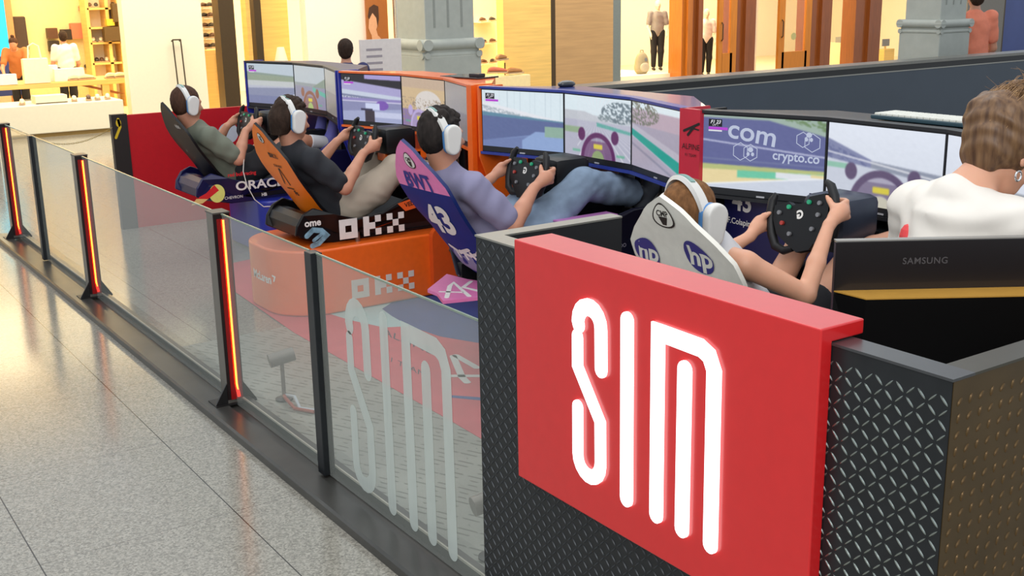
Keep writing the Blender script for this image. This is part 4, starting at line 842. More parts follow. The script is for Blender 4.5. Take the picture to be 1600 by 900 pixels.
def hand_on(S, Rm, t, o, b, side, s=1.0):
    "hand closed round a bar through Rm along t; o points outwards, b back to the wrist"
    Rm, t, o, b = map(lambda v: np.array(v, float), (Rm, nrm(t), nrm(o), nrm(b))); P_ = lambda f, ou, al: Rm + (-b * f + o * ou + t * al) * s
    S.chain([P_(-.075, .034, -.03), P_(-.045, .036, -.01), P_(-.005, .037, .0)], [.023 * s, .026 * s, .025 * s], .012)
    S.ell(P_(-.022, .036, 0), np.array([.03, .03, .036]) * s, None, .015)
    for j, ln in enumerate((1.0, 1.1, 1.03, .85)):
        a = .030 - .0205 * j
        S.chain([P_(-.005, .038, a * .9), P_(.022, .036, a), P_(.038 * ln, .014, a - .002), P_(.034 * ln, -.012, a - .004), P_(.012, -.026, a - .005)], [.0115 * s, .0102 * s, .0094 * s, .0088 * s, .0078 * s], .003)
    S.chain([P_(-.04, .025, .02), P_(-.03, .0, .04), P_(-.022, -.018, .052)], [.014 * s, .0115 * s, .009 * s], .005)
    return P_(-.085, .034, -.035)
def torus_band(L, s, m, parent, name, r0, w_, th, a0=0, a1=180, tilt=-.12):
    mb = MB(); n = 26; vs = []; fs = []
    for i in range(n + 1):
        a = radians(a0 + (a1 - a0) * i / n)
        for (dr, dx) in ((0, -w_), (th, -w_ * .8), (th, w_ * .8), (0, w_)):
            r = r0 + dr; vs.append(L(dx + tilt * .1 + sin(a) * tilt * .34, cos(a) * (r * .93), .0 + sin(a) * (r * 1.16) ))
    for i in range(n):
        for q in range(4): fs.append((i * 4 + q, i * 4 + (q + 1) % 4, (i + 1) * 4 + (q + 1) % 4, (i + 1) * 4 + q))
    fs += [(0, 1, 2, 3), tuple(range(n * 4, n * 4 + 4))[::-1]]; mb.add(vs, fs); return mb.build(name, m, parent, smooth=True)
hs_w = mat('headset_white', '#dcdad6', .35, noise=.02); hs_b = mat('headset_blue', '#4f86c0', .5); hs_t = mat('headset_strap', '#7fa39c', .6)
def headset(loc, L, R, s, label, mic=False):
    t = empty('gaming_headset', loc, label, 'headset', 'white headsets on the drivers')
    torus_band(L, s, hs_w, t, 'headband', .098, .019, .012); torus_band(L, s, hs_t, t, 'strap', .1005, .010, .0105 + .002, 62, 118)
    for y in (-1, 1):
        for nm, m, y0, y1, rr in (('ear_cup', hs_w, .100, .135, 1.0), ('ear_cushion', hs_b, .078, .102, .93)):
            S = SDF(.0045); y0_, y1_ = y * y0, y * y1
            S.chain([L(-.004, (y0_ + y1_) / 2, .022), L(-.004, (y0_ + y1_) / 2, -.038)], [.040 * s * rr, .034 * s * rr], .004)
            c = L(0, y1_, -.01); n_ = R @ np.array([0, y, 0.]); S.cutp(c, n_); S.cutp(L(0, y0_, 0), -n_); S.build(nm, m, t, smooth=1)
    if mic: mb = MB(); mb.tube([L(.02, .11, -.03), L(.07, .1, -.06), L(.1, .06, -.07)], .003, 8); mb.build('microphone', mat('mic_black', '#18181a', .5), t)
    return t
SKINH = .0065
def driver(k, yc, label, hd, hz, shirt_m, trouser_m, skin_m, hair_m, hlabel, s=1.0, yaw=0, pit=.1, dz=0, long_hair=False, sleeve=.45, shorts=False, shoe_m=None, sock_m=None, curly=0, wx=.70, wz=.93, slim=1.0, kn=None, ft=None):
    loc = (2.37, yc, 0); t = empty('person', loc, label, 'person')
    R = rotz(yaw) @ roty(pit); hc = V3(hd[0], hd[1], hz)
    cz = (hz - 1.06) if k != 4 else .05
    S = SDF(SKINH); L = head_sdf(S, hc, R, s)
    neck = hc + R @ V3(-.02, 0, -.075) * s; z0 = cz
    ch = V3(.272, 0, .83 + z0); 
    S.chain([neck, ch + V3(-.015, 0, .05)], [.052 * s * slim, .06 * s * slim], .02)
    S.ell(ch + V3(.02, 0, -.05), V3(.095, .15 * slim, .13), roty(-.5), .05); S.ell(V3(.425, 0, .60 + dz), V3(.10, .135 * slim, .14), roty(-.6), .06); hips = V3(.55, 0, .54 + dz)
    S.ell(hips, V3(.13, .155 * slim, .11), None, .05)
    T = SDF(SKINH); cl = .012
    T.chain([ch + V3(-.005, 0, .035), ch + V3(-.012, 0, .062)], [.085 * slim, .066 * s], .02)
    T.ell(ch + V3(.02, 0, -.05), V3(.112, .168 * slim, .15), roty(-.5), .05); T.ell(V3(.415, 0, .61 + dz), V3(.125, .158 * slim, .155), roty(-.6), .06); T.ell(V3(.50, 0, .55 + dz), V3(.14, .172 * slim, .10), roty(-.4), .05)
    TL = radians(14); hands = []
    for sg_ in (-1, 1):
        sh = ch + V3(.01, sg_ * .175 * slim, .015); el = V3(.445, sg_ * (.255 if sg_ < 0 else .25), .685 + z0 * .8 if k != 4 else .79)
        ph = {1: 0, 2: -.12, 3: 0, 4: .33}[k]; a_, b_ = sg_ * .145 * cos(ph), -sg_ * .145 * sin(ph)
        Rm = V3(wx + b_ * sin(TL), a_, wz + b_ * cos(TL)); tt = V3(sin(TL) * cos(ph), sin(ph) - sg_ * .05, cos(TL) * cos(ph)); 
        wr = hand_on(S, Rm, tt, V3(0, sg_, 0), V3(-1, 0, -.15), sg_, s * .97)
        S.chain([ch + V3(0, sg_ * .07, .02), sh, el], [.06 * slim, .054 * slim, .041 * slim], .02); S.chain([el, el * .55 + wr * .45, wr], [.042 * slim, .038 * slim, .026 * slim], .012)
        e2 = sh + (el - sh) * (sleeve / .45 * .78)
        if sleeve > .1: T.chain([ch + V3(0, sg_ * .06, .01), sh, sh + (e2 - sh) * .6, e2], [.075 * slim, .07 * slim, .066 * slim, .062 * slim], .02)
        if sleeve > 0: S2 = None
        hands.append(wr)
        # legs
        hj = hips + V3(.02, sg_ * .085, -.01); kj = V3(*(kn or (.90, .13, .80))) * V3(1, sg_, 1) + V3(0, 0, 0); aj = V3(*(ft or (1.19, .1, .70))) * V3(1, sg_, 1)
        S.chain([hj, kj], [.078 * slim, .055 * slim], .02); S.chain([kj, kj * .6 + aj * .4, aj], [.052 * slim, .052 * slim, .036 * slim], .012)
        toe = aj + V3(.07, 0, .13); S.chain([aj + V3(-.0, 0, -.03), aj + V3(.045, 0, .03), toe], [.034, .036, .028], .015)
        if trouser_m:
            G = SDF(.009); thg = .098 * slim
            G.chain([hj - V3(.05, 0, -.02), hj * .5 + kj * .5, kj], [.11 * slim, thg, .078 * slim], .03)
            if not shorts: G.chain([kj, kj * .55 + aj * .45, aj + (kj - aj) * .18], [.08 * slim, .076 * slim, .07 * slim], .02); G.cutp(aj + (kj - aj) * .16, nrm(aj - kj))
            else: G.cutp(hj + (kj - hj) * .55, nrm(kj - hj))
            G.build('trouser_leg', trouser_m, t, wr=.003, wf=45)
        if shoe_m:
            G = SDF(.007); G.chain([aj + V3(-.005, 0, -.035), aj + V3(.05, 0, .03), toe + V3(.01, 0, .02)], [.046, .045, .036], .02); G.chain([aj + V3(-.01, 0, .0), aj + (kj - aj) * .1], [.042, .042], .01); G.build('shoe', shoe_m, t)
            G = MB(); pts = [aj + V3(.028, 0, -.075), aj + V3(.09, 0, .01), toe + V3(.045, 0, .01)]; G.tube(pts, [.018, .02, .016], 10); G.build('sole', mat('sole_white', '#c9c6c0', .5), t, smooth=True)
        if sock_m: G = SDF(.006); G.chain([aj, aj + (kj - aj) * .45], [.044, .052], .01); G.cutp(aj + (kj - aj) * .42, nrm(kj - aj)); G.build('sock', sock_m, t)
    if trouser_m and not shorts: 
        G = SDF(.009); G.ell(hips + V3(0, 0, -.01), V3(.145, .172 * slim, .115), None, .03); G.build('waist', trouser_m, t)
    S.build('body', skin_m, t)
    # shirt with open sleeve ends: keep a skirt just past the arm by cutting the ends
    for sg_ in (-1, 1):
        pass
    T.build('t_shirt' if sleeve > .2 else 'tank_top', shirt_m, t, wr=.0035, wf=38)
    eyes(L, t, s)
    Hh = SDF(.005); Hh.ell(L(-.018, 0, .035), V3(.098, .083, .092) * s, R, .01); Hh.ell(L(-.045, 0, -.005), V3(.062, .077, .08) * s, R, .02)
    if curly:
        rg = np.random.RandomState(k)
        for _ in range(curly):
            a, b_ = rg.uniform(0, 2 * pi), rg.uniform(.15, 1.25); p = L(-.01 + .097 * cos(a) * sin(b_), .08 * sin(a) * sin(b_), .04 + .088 * cos(b_)); Hh.ell(p, V3(.011, .011, .010) * s * rg.uniform(.7, 1.2), None, .01)
    if k == 2: Hh.chain([L(-.06, 0, .0), L(-.06, 0, -.085)], [.075, .055], .02)
    if long_hair:
        Hh.chain([L(-.035, 0, .03), L(-.03, 0, -.05), L(.01, .0, -.12)], [.07 * s, .06 * s, .045 * s], .03)
        for y in (-1, 1): Hh.chain([L(-.03, y * .05, .03), L(-.02, y * .062, -.06), L(.01, y * .05, -.13)], [.045 * s, .036 * s, .026 * s], .02)
    Hh.ell(L(.085, 0, -.035), V3(.06, .075, .085) * s, R, .01, sub=True)
    if not long_hair: Hh.cutp(L(-.05, 0, -.085), R @ V3(.25, 0, -1))
    Hh.build('hair', hair_m, t, wr=.0012, wf=160, smooth=1)
    L2 = (lambda x, y, z: hc + R @ (V3(x, y, z) * s * 1.13 + V3(0, 0, -.008))) if k == 4 else L
    headset(loc, L2, R, s * (1.13 if k == 4 else 1), hlabel, mic=(k == 2))
    return t
tee = lambda n, c: mat(n, c, .85, noise=.06, scale=12, bump=.15)
denim = mat('denim_light', '#7c8fa6', .85, noise=.35, scale=9, bump=.3)
driver(1, 7.76, 'person in an olive t-shirt driving the navy simulator, farthest of the four drivers', (.21, 0), 1.055, tee('tee_olive', '#6e7365'), tee('shorts_black', '#1d1d22'), skin, HS['brown'], 'white headset on the driver in the olive t-shirt', yaw=.05, shorts=True, shoe_m=mat('shoe_purple', '#6a68b8', .6), sock_m=tee('sock_white', '#dfe0e6'), wx=.63, wz=.905, kn=(.86, .13, .76), ft=(1.17, .1, .72))
driver(2, 6.12, 'person in a black t-shirt and beige trousers driving the orange simulator', (.255, 0), 1.08, tee('tee_black', '#24262c'), tee('trouser_beige', '#b3a695'), skin, HS['dark'], 'white headset with microphone on the driver in the black t-shirt', yaw=.0, pit=.15, shoe_m=mat('shoe_black', '#202024', .6), kn=(.84, .13, .76), ft=(1.17, .1, .68), curly=90)
driver(3, 4.42, 'person in a lilac polo shirt and light jeans driving the blue simulator', (.24, 0), 1.145, tee('polo_lilac', '#8b88a6'), denim, skin, HS['black'], 'white headset on the driver in the lilac polo shirt', yaw=-.08, pit=.05, dz=.05, shoe_m=mat('shoe_grey', '#4e535c', .6), wz=.935, kn=(.93, .13, .87), ft=(1.33, .1, .77), curly=110, sleeve=.45)
driver(4, 2.72, 'young person with long brown hair and bare arms driving the simulator with the white seat', (.20, .03), 1.045, tee('tank_white', '#cfcfd2'), tee('shorts_black', '#1d1d22'), skin2, HS['long'], 'white headset on the long-haired driver behind the red sign', s=.95, yaw=-.1, pit=.12, dz=.05, long_hair=True, sleeve=0.02, shorts=True, shoe_m=mat('sandal', '#5a5048', .7), wz=.98, slim=.8, kn=(.82, .12, .84), ft=(1.13, .12, .88))

# ------------------------------------------------------------------ desk, computer monitor, member of staff
t = empty('reception_desk', (1.7, 1.2, 0), 'black desk inside the booth behind the red sign', 'desk')
box('desk_top', 0, .72, 0, 1.0, .78, .81, mat('desk_black', '#0d0d0f', .5), t); box('desk_panel', 0, .72, 0, .03, 0, .78, mat('desk_black', '#0d0d0f', .5), t); box('desk_side', 0, .03, .03, 1.0, 0, .78, mat('desk_black', '#0d0d0f', .5), t)
a = at(1307, 378, z=1.19); b_ = at(1600, 372, z=1.19); d = (b_ - a); d.z = 0; d.normalize()
bk = Vector((d.y, -d.x, 0)); bk = bk if bk.dot(Vector((a.x, a.y, 0))) < 0 else -bk   # towards the camera
t = empty('computer_monitor', (a.x, a.y, .81), 'wide black computer monitor seen from the back, with a warm reflection coloured onto its chamfer, on the booth desk', 'monitor')
WM = .66; MM = Matrix((d, -bk, Vector((0, 0, 1)))).transposed().to_4x4(); TOPZ = 1.19 - .81
mb = MB(); mb.box(0, WM, 0, .02, .02, TOPZ, M=MM, bev=.002); mb.build('screen_back', mat('monitor_back', '#1b1719', .35, coat=.3), t)
mb = MB(); mb.box(0, WM, -.001, .021, TOPZ, TOPZ + .003, M=MM); mb.build('bezel_edge', mat('monitor_edge', '#8d8b86', .4), t)
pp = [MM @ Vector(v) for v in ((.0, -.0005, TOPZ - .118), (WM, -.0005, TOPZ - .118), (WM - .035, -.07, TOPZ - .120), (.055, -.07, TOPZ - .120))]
mb = MB(); mb.add(pp + [p - Vector((0, 0, .003)) for p in pp], [(0, 1, 2, 3), (4, 7, 6, 5), (0, 4, 5, 1), (1, 5, 6, 2), (2, 6, 7, 3), (3, 7, 4, 0)]); mb.build('chamfer_reflection', mat('reflection_amber', '#b98a38', .5), t)  # gold colour stands in for warm light reflected on the black chamfer
lo_ = [MM @ Vector(v) for v in ((.0, 0, TOPZ - .125), (WM, 0, TOPZ - .125), (WM - .035, -.07, TOPZ - .124), (.055, -.07, TOPZ - .124), (.0, 0, .03), (WM, 0, .03), (WM - .06, -.035, .05), (.06, -.035, .05))]
mb = MB(); mb.add(lo_, [(0, 1, 2, 3), (0, 3, 7, 4), (3, 2, 6, 7), (2, 1, 5, 6), (4, 7, 6, 5), (0, 4, 5, 1)]); mb.build('lower_housing', mat('monitor_low', '#0a090a', .4), t)
vs, fs = text_mesh('SAMSUNG', .022, .0003, space=1.1); mb = MB(); mb.add([MM @ Vector((.212 + x, -.001, TOPZ - .05 + y)) for x, y, _ in vs], fs); mb.build('maker_lettering', mat('print_grey', '#4d4a4c', .5), t)
for q in (.2, .3): mb = MB(); mb.tube([MM @ Vector((q, -.045, .19)), MM @ Vector((q, -.052, .19))], .004, 8); mb.build('screw', black_steel, t)
mb = MB(); mb.box(.28, .34, -.02, .03, .0, .04, M=MM); mb.box(.2, .42, -.08, .09, 0, .012, M=MM); mb.build('stand', black_steel, t)

def hair_ramp(name, c0, c1):
    m = mat(name, c0, .5); nt = m.node_tree; b = nt.nodes['Principled BSDF']; tc = nt.nodes.new('ShaderNodeTexCoord'); n = nt.nodes.new('ShaderNodeTexNoise'); n.inputs['Scale'].default_value = 30; n.inputs['Detail'].default_value = 6; mp = nt.nodes.new('ShaderNodeMapping'); mp.inputs['Scale'].default_value = (2.4, 2.4, .18); mp.inputs['Rotation'].default_value = (0, .6, 0)
    cr = nt.nodes.new('ShaderNodeValToRGB'); cr.color_ramp.elements[0].position = .3; cr.color_ramp.elements[0].color = lin(c0) + (1,); cr.color_ramp.elements[1].position = .8; cr.color_ramp.elements[1].color = lin(c1) + (1,)
    nt.links.new(tc.outputs['Object'], mp.inputs[0]); nt.links.new(mp.outputs[0], n.inputs['Vector']); nt.links.new(n.outputs[0], cr.inputs[0]); nt.links.new(cr.outputs[0], b.inputs['Base Color']); return m
HB = hair_ramp('hair_highlighted', '#4c3221', '#8c6a48')
def staff():
    t = empty('person', (2.62, 1.87, 0), 'person with a messy bun, hoop earring and white t-shirt leaning over the booth desk', 'person')
    T0 = V3(2.62, 1.87, 0); R = rotz(-.25) @ roty(.5); hc = np.array(at(1572, 236, y=1.83)); k_ = 3.12 / ((Vector(hc) - Vector((0, 0, HCAM))).dot(_fw)); hc = np.array([0, 0, HCAM]) + (hc - np.array([0, 0, HCAM])) * k_; hc -= T0
    S = SDF(.006); L = head_sdf(S, hc, R, 1.0); ch = V3(.10, 0, 1.10)
    S.chain([L(-.035, 0, -.06), ch + V3(-.01, 0, .09)], [.05, .058], .02); S.ell(ch, V3(.10, .145, .15), roty(.35), .05); S.ell(V3(.0, 0, .86), V3(.1, .14, .16), None, .06)
    T = SDF(.007); T.ell(ch + V3(.0, 0, .0), V3(.112, .150, .165), roty(.35), .05); T.ell(V3(-.01, 0, .88), V3(.125, .16, .2), None, .07); T.chain([ch + V3(-.02, 0, .06), ch + V3(-.012, 0, .10)], [.10, .07], .03)
    for g in (-1, 1):
        sh = ch + V3(.03, g * .150, .055); el = V3(.22, g * .24, .93); wr = V3(.40, g * .10, 1.07 if g < 0 else .95)
        S.chain([sh, el], [.052, .038], .02); S.chain([el, wr], [.038, .025], .01); T.chain([ch + V3(0, g * .07, .06), sh, sh + (el - sh) * .75], [.075, .07, .062], .02)
        pm = wr + V3(.06, -g * .01, .0); S.chain([wr, pm], [.024, .028], .01); S.ell(pm, V3(.04, .036, .016), None, .012)
        for j in range(4): y_ = (-.028 + .0185 * j); S.chain([pm + V3(.03, y_, 0), pm + V3(.07 - .006 * abs(j - 1.5), y_ * 1.15, -.003), pm + V3(.098 - .008 * abs(j - 1.5), y_ * 1.2, -.02)], [.0098, .0088, .0075], .003)
        S.chain([pm + V3(-.01, -g * .02, 0), pm + V3(.03, -g * .05, -.005), pm + V3(.055, -g * .058, -.015)], [.012, .0105, .0085], .006)
        S.chain([V3(.0, g * .08, .76), V3(.06, g * .08, .42), V3(.0, g * .08, .06)], [.08, .052, .036], .02); S.chain([V3(0, g * .08, .05), V3(.14, g * .09, .03)], [.035, .026], .015)
        G = SDF(.009); G.chain([V3(.0, g * .08, .8), V3(.06, g * .08, .42), V3(.0, g * .08, .1)], [.105, .075, .06], .03); G.build('trouser_leg', tee('shorts_black', '#1d1d22'), t, wr=.003)
        G = SDF(.008); G.chain([V3(-.02, g * .08, .045), V3(.14, g * .09, .035)], [.044, .036], .02); G.cutp(V3(0, 0, 0.002), V3(0, 0, -1)); G.build('shoe', mat('shoe_black', '#202024'), t)
    S.build('body', skin2, t); T.build('t_shirt', tee('tee_white', '#e9e3da'), t, wr=.004, wf=34)
    pc = np.array(at(1417, 372, y=1.98)); pc = np.array([0, 0, HCAM]) + (pc - np.array([0, 0, HCAM])) * (3.16 / ((Vector(pc) - Vector((0, 0, HCAM))).dot(_fw))) - T0; mb = MB(); mb.ell(pc, (.02, .022, .04), 14); mb.build('shirt_print', mat('print_coral', '#e0474a', .7), t)
    eyes(L, t)
    Hh = SDF(.005); Hh.ell(L(-.03, 0, .03), V3(.118, .094, .106), R, .01); Hh.ell(L(-.06, 0, -.025), V3(.06, .074, .07), R, .02); Hh.ell(L(-.085, 0, .055), V3(.05, .065, .055), None, .03)
    Hh.ell(L(-.085, 0, .07), V3(.065, .082, .062), None, .03)
    rg = np.random.RandomState(3); bc = L(-.01, .0, .165)
    for i in range(26): a = rg.uniform(0, 6.28); rr = rg.uniform(.015, .045); Hh.ell(bc + V3(cos(a) * rr, sin(a) * rr, rg.uniform(-.025, .025)), V3(.02, .02, .016) * rg.uniform(.8, 1.2), None, .01)
    Hh.ell(L(.09, 0, -.045), V3(.06, .08, .085), R, .01, sub=True); Hh.cutp(L(-.05, 0, -.075), R @ V3(.5, 0, -1))
    Hh.build('hair', HB, t, wr=.0045, wf=60, smooth=1)
    mb = MB()
    for i in range(900):
        a, b_ = rg.uniform(0, 6.28), rg.uniform(.1, 1.6); p = L(-.03 + .120 * cos(a) * sin(b_), .096 * sin(a) * sin(b_), .03 + .108 * cos(b_)); q = bc + V3(*rg.normal(0, .02, 3)); m_ = (p + q) / 2; m_ = m_ + nrm(m_ - L(-.03, 0, .03)) * (.02 + rg.uniform(.0, .012)); m_ = L(-.03, 0, .03) + nrm(m_ - L(-.03, 0, .03)) * max(np.linalg.norm(m_ - L(-.03, 0, .03)), rg.uniform(.116, .134))
        mb.tube([p, p * .6 + m_ * .4 + nrm(p - L(-.03, 0, .03)) * .006, m_, q], .0008, 3, False)
    for i in range(60):
        p = bc + V3(*rg.normal(0, .03, 3)); dr = nrm(V3(rg.normal(0, 1), rg.normal(0, 1), rg.uniform(-.2, 1.0))); mb.tube([p, p + dr * rg.uniform(.02, .04) + V3(*rg.normal(0, .006, 3)), p + dr * rg.uniform(.04, .07) + V3(*rg.normal(0, .015, 3))], [.0006, .0005, .0003], 3, False)
    o = mb.build('loose_strands', hair_ramp('strand_gold', '#6b4a2c', '#b08a5c'), t); o['kind'] = 'stuff'
    mb = MB(); c_ = L(.0, -.083, -.062); mb.tube([c_ + V3(cos(i * pi / 9) * .013, 0, sin(i * pi / 9) * .013) for i in range(19)], .003, 8, False); mb.build('earring', mat('earring_silver', '#d8dadc', .2, .9), t, smooth=True)
staff()

# ------------------------------------------------------------------ loose things on the monitor housings
t = empty('computer_mouse', tuple(at(885, 135, z=1.271)), 'small dark computer mouse lying on top of the blue monitor housing', 'mouse')
mb = MB(); mb.ell((0, 0, .012), (.055, .032, .02)); mb.build('mouse_body', mat('mouse_dark', '#2b2e30', .25, coat=.5), t, smooth=True); mb = MB(); mb.tube([(.04, 0, .02), (.1, .06, .004), (.1, .2, .004)], .0025, 6); mb.build('cable', plastic, t)
p = at(1448, 190, z=1.275); t = empty('keyboard', (p.x, p.y, p.z), 'slim keyboard with white keys on the black monitor housing by the staff member', 'keyboard', rz=radians(0))
mb = MB(); mb.box(-.07, .07, -.2, .2, 0, .016, bev=.004); mb.build('keyboard_body', mat('keyboard_dark', '#2d4650', .35), t)
for i in range(5):
    mb = MB()
    for j in range(14): mb.box(-.062 + i * .025, -.040 + i * .025, -.19 + j * .0272, -.166 + j * .0272, .015, .024, bev=.002)
    o = mb.build('key_row', mat('key_white', '#dcdcd2', .4), t)
p = at(733, 121, z=1.27); t = empty('tablet', (p.x, p.y, p.z), 'black tablet and small black box on top of the orange monitor housing', 'tablet', rz=.2)
mb = MB(); mb.box(-.09, .09, -.16, .16, 0, .01, bev=.003); mb.build('tablet_body', mat('tablet_black', '#2a2426', .25, coat=.5), t); mb = MB(); mb.box(-.07, -.01, -.15, -.07, .01, .03, bev=.004); mb.build('small_box', plastic, t)
# white earphone cable beside the first driver
mb = MB(); mb.tube([at(374, 235, y=7.50), at(381, 250, y=7.47), at(380, 268, y=7.45), at(386, 290, y=7.43), at(398, 312, y=7.41), at(412, 323, y=7.40), at(432, 322, y=7.39)], .0035, 6); mb.build('earphone_cable', mat('cable_offwhite', '#d9d4cc', .5), label='thin white cable hanging down over the navy simulator', cat='cable')

# ------------------------------------------------------------------ shops behind
SY = 16.0
def X0(px, Y=SY): return at(px, 60, y=Y).x
cream = mat('wall_cream', '#f4ead2', .6, noise=.02); white_w = mat('wall_white', '#ebe1c6', .5, noise=.02)
def plank(name, c, rough=.5): return mat(name, c, rough, noise=.12, scale=3, stretch=(.6, .6, 9))
wood_y = plank('wood_yellow', '#e8c070'); wood_t = plank('wood_tan', '#b99467'); wood_o = mat('wood_orange', '#b86a1e', .35, noise=.15, scale=6, stretch=(6, 6, .6), coat=.3); wood_b = mat('wood_brown', '#8a4a1c', .35, noise=.15, scale=6, stretch=(6, 6, .6), coat=.3)
bronze = mat('frame_bronze', '#4b3b26', .4, .3); grey_fr = mat('frame_grey', '#7e8684', .4, .3)
def st(o): o['kind'] = 'structure'; return o
def sfbox(name, px0, px1, m, y0=SY, dy=.2, z0=0, z1=4.0, Y=SY): return st(box(name, X0(px0, Y), X0(px1, Y), y0, y0 + dy, z0, z1, m))
st(box('wall_shop_back', 0, 23.5, 20.6, 20.8, 0, 4, cream)); st(box('ceiling_shop', 0, 23.5, 16.0, 20.8, 4.0, 4.1, cream))
st(box('floor_shop', 0, 23.5, 16.02, 20.6, 0, .02, mat('shop_floor', '#e6d6ae', .3)))
sfbox('wall_left_panel', 195, 318, white_w); sfbox('wall_mid_panel', 412, 478, wood_y, y0=16.6); sfbox('trim_post', 345, 369, bronze, dy=.25); sfbox('trim_post', 400, 411, bronze, dy=.15)
sfbox('wall_poster', 480, 574, mat('poster_white', '#f3e6d8', .5, noise=.02)); sfbox('trim_sill', 318, 345, cream, z1=.05)
sfbox('wall_yellow_wood', 787, 861, wood_y); sfbox('trim_dark', 861, 868, bronze); sfbox('wall_tan_wood', 868, 958, wood_t); sfbox('trim_frame', 958, 970, grey_fr)
sfbox('wall_grey', 1508, 1565, mat('wall_greige', '#837d74', .6)); sfbox('wall_blue_poster', 1567, 1700, mat('wall_blue', '#3e4d86', .4, noise=.15, scale=1.5)); sfbox('trim_black', 1565, 1567, bronze)
sfbox('wall_cream_piece', 1180, 1212, cream, y0=16.5); sfbox('wall_inner_brick', 965, 1070, brick_mat('brick_pale', '#b9998a', '#a98c80', '#cdb7a8', 3), y0=18.2)
for a_, b_, m in ((1065, 1082, wood_o), (1082, 1098, wood_b), (1146, 1180, wood_b), (1264, 1298, wood_b), (1335, 1375, wood_b)):
    sfbox('trim_pillar', a_, b_, m, dy=.35)
    x0_ = X0((a_ + b_) / 2); st(box('trim_pillar_ridge', x0_ - .05, x0_ + .05, 15.93, 16.0, 0, 4, m))
st(box('trim_shop_base', 1.0, 23, 15.9, 16.0, 0, .06, mat('stone_sill', '#cfc2a4', .4)))
# long door handle
t = empty('door_pull', (X0(272), 15.95, 0), 'tall slim bronze door pull on the white shop panel', 'handle')
h0 = at(272, 62, y=15.95).z; h1 = at(276, 138, y=15.95).z
mb = MB(); w2 = .055; mb.tube([(-w2, 0, h0 - .02), (-w2, -.05, h0), (w2, -.05, h0), (w2, 0, h0 - .02)], .01, 8); mb.tube([(-w2, -.05, h0), (-w2 + .02, -.05, h1)], .01, 8); mb.tube([(w2, -.05, h0), (w2 + .02, -.05, h1)], .01, 8); mb.build('pull_bar', bronze, t)
# white plinth and wooden table at the left shop
def zY(px, py, Y): return at(px, py, y=Y).z
t = empty('display_plinth', (3.0, 16.2, 0), 'long white display plinth in front of the wooden table in the left shop', 'plinth')
pz = zY(90, 162, 15.9); box('plinth_body', 1.2 - 3, X0(184, 15.8) - 3, -.35, .45, .05, pz, white_w, t, .01); box('plinth_base', 1.2 - 3, X0(178, 15.8) - 3, -.32, .4, 0, .05, mat('plinth_base', '#9a7a3c', .5), t)
tz = zY(110, 126, 17.2); tx = X0(214, 17.2); t = empty('wooden_table', (tx - 1.8, 17.4, 0), 'long pale wooden table with bags and shoes in the left shop', 'table')
box('table_top', -2.6, 1.8, -.35, .45, tz - .07, tz, wood_y, t, .005)
for x_ in (1.66, 1.2, -1.2): box('leg', x_, x_ + .1, -.33, -.25, 0, tz - .07, wood_y, t); 
for x_, s_ in ((-.9, 1), (.9, -1)): mb = MB(); mb.prism([(x_, tz - .07), (x_ + .12, tz - .07), (x_ + .12 - s_ * .5, .4), (x_ - s_ * .5, .4)], -.3, -.24, 'y'); mb.build('brace', wood_b, t)
def shoe_obj(name, loc, m, rz, label, s=1.0, g='shoes on display in the shops'):
    t = empty(name, loc, label, 'shoe', g, rz); mb = MB(); prof = [(-.13, .0, .03), (-.12, .03, .04), (-.07, .06, .042), (0, .05, .045), (.07, .035, .048), (.13, .02, .04), (.15, .0, .02)]
    mb.add([(x * s, y * w_ * s, z * s) for x, h, w_ in prof for y, z in ((-1, 0), (-.8, h + .02), (.8, h + .02), (1, 0))], [(i * 4 + q, i * 4 + (q + 1) % 4, i * 4 + 4 + (q + 1) % 4, i * 4 + 4 + q) for i in range(6) for q in range(4)] + [(0, 1, 2, 3), (27, 26, 25, 24)])
    o = mb.build('upper', m, t, smooth=True); sb = o.modifiers.new('s', 'SUBSURF'); sb.levels = sb.render_levels = 1
    mb = MB(); mb.prism([(-.135 * s, -.02 * s), (.15 * s, -.02 * s), (.16 * s, 0.002), (-.135 * s, 0.002)], -.042 * s, .042 * s, 'y'); mb.build('sole', mat('shoe_sole', '#b89a78', .6), t); return t
sc_ = [mat('shoe_tan', '#b07a48', .5), mat('shoe_brown', '#5a3a26', .5), mat('shoe_black2', '#2c2420', .5), mat('shoe_cream', '#e8d8b8', .5), mat('shoe_coral', '#c86a50', .5)]
def bag(px, py, Y, w_, h_, m, label, rz=0, straps=True, g='bags displayed in the shops'):
    p = at(px, py, y=Y); p.z = tz + .002 if straps is not None and 17 <= Y < 17.5 else p.z; t = empty('handbag', tuple(p), label, 'bag', g, rz); mb = MB()
    mb.add([(x * w_ / 2 * k_, y * .06 * (1.2 - k_ * .2), z) for k_, z in ((1, 0), (.96, h_)) for x, y in ((-1, -1), (1, -1), (1, 1), (-1, 1))] + [(x * w_ / 2 * .9, 0, h_ * 1.03) for x in (-1, 1)], [(3, 2, 1, 0), (0, 1, 5, 4), (1, 2, 6, 5), (2, 3, 7, 6), (3, 0, 4, 7), (4, 5, 9, 8), (7, 8, 9, 6), (4, 8, 7), (5, 6, 9)])
    mb.build('bag_body', m, t)
    if straps: mb = MB(); mb.tube([(-w_ * .25, -.03, h_), (-w_ * .2, -.02, h_ + w_ * .5), (0, -.02, h_ + w_ * .62), (w_ * .2, -.02, h_ + w_ * .5), (w_ * .25, -.03, h_)], .012, 6); mb.build('strap', m, t)
    return t
bag(57, 122, 17.1, .34, .33, mat('bag_cream', '#f3e8c8', .6), 'large cream handbag standing on the wooden table')
bag(78, 122, 17.3, .22, .22, mat('bag_white', '#f6f0e2', .6), 'white handbag beside the large cream one on the wooden table', straps=False)
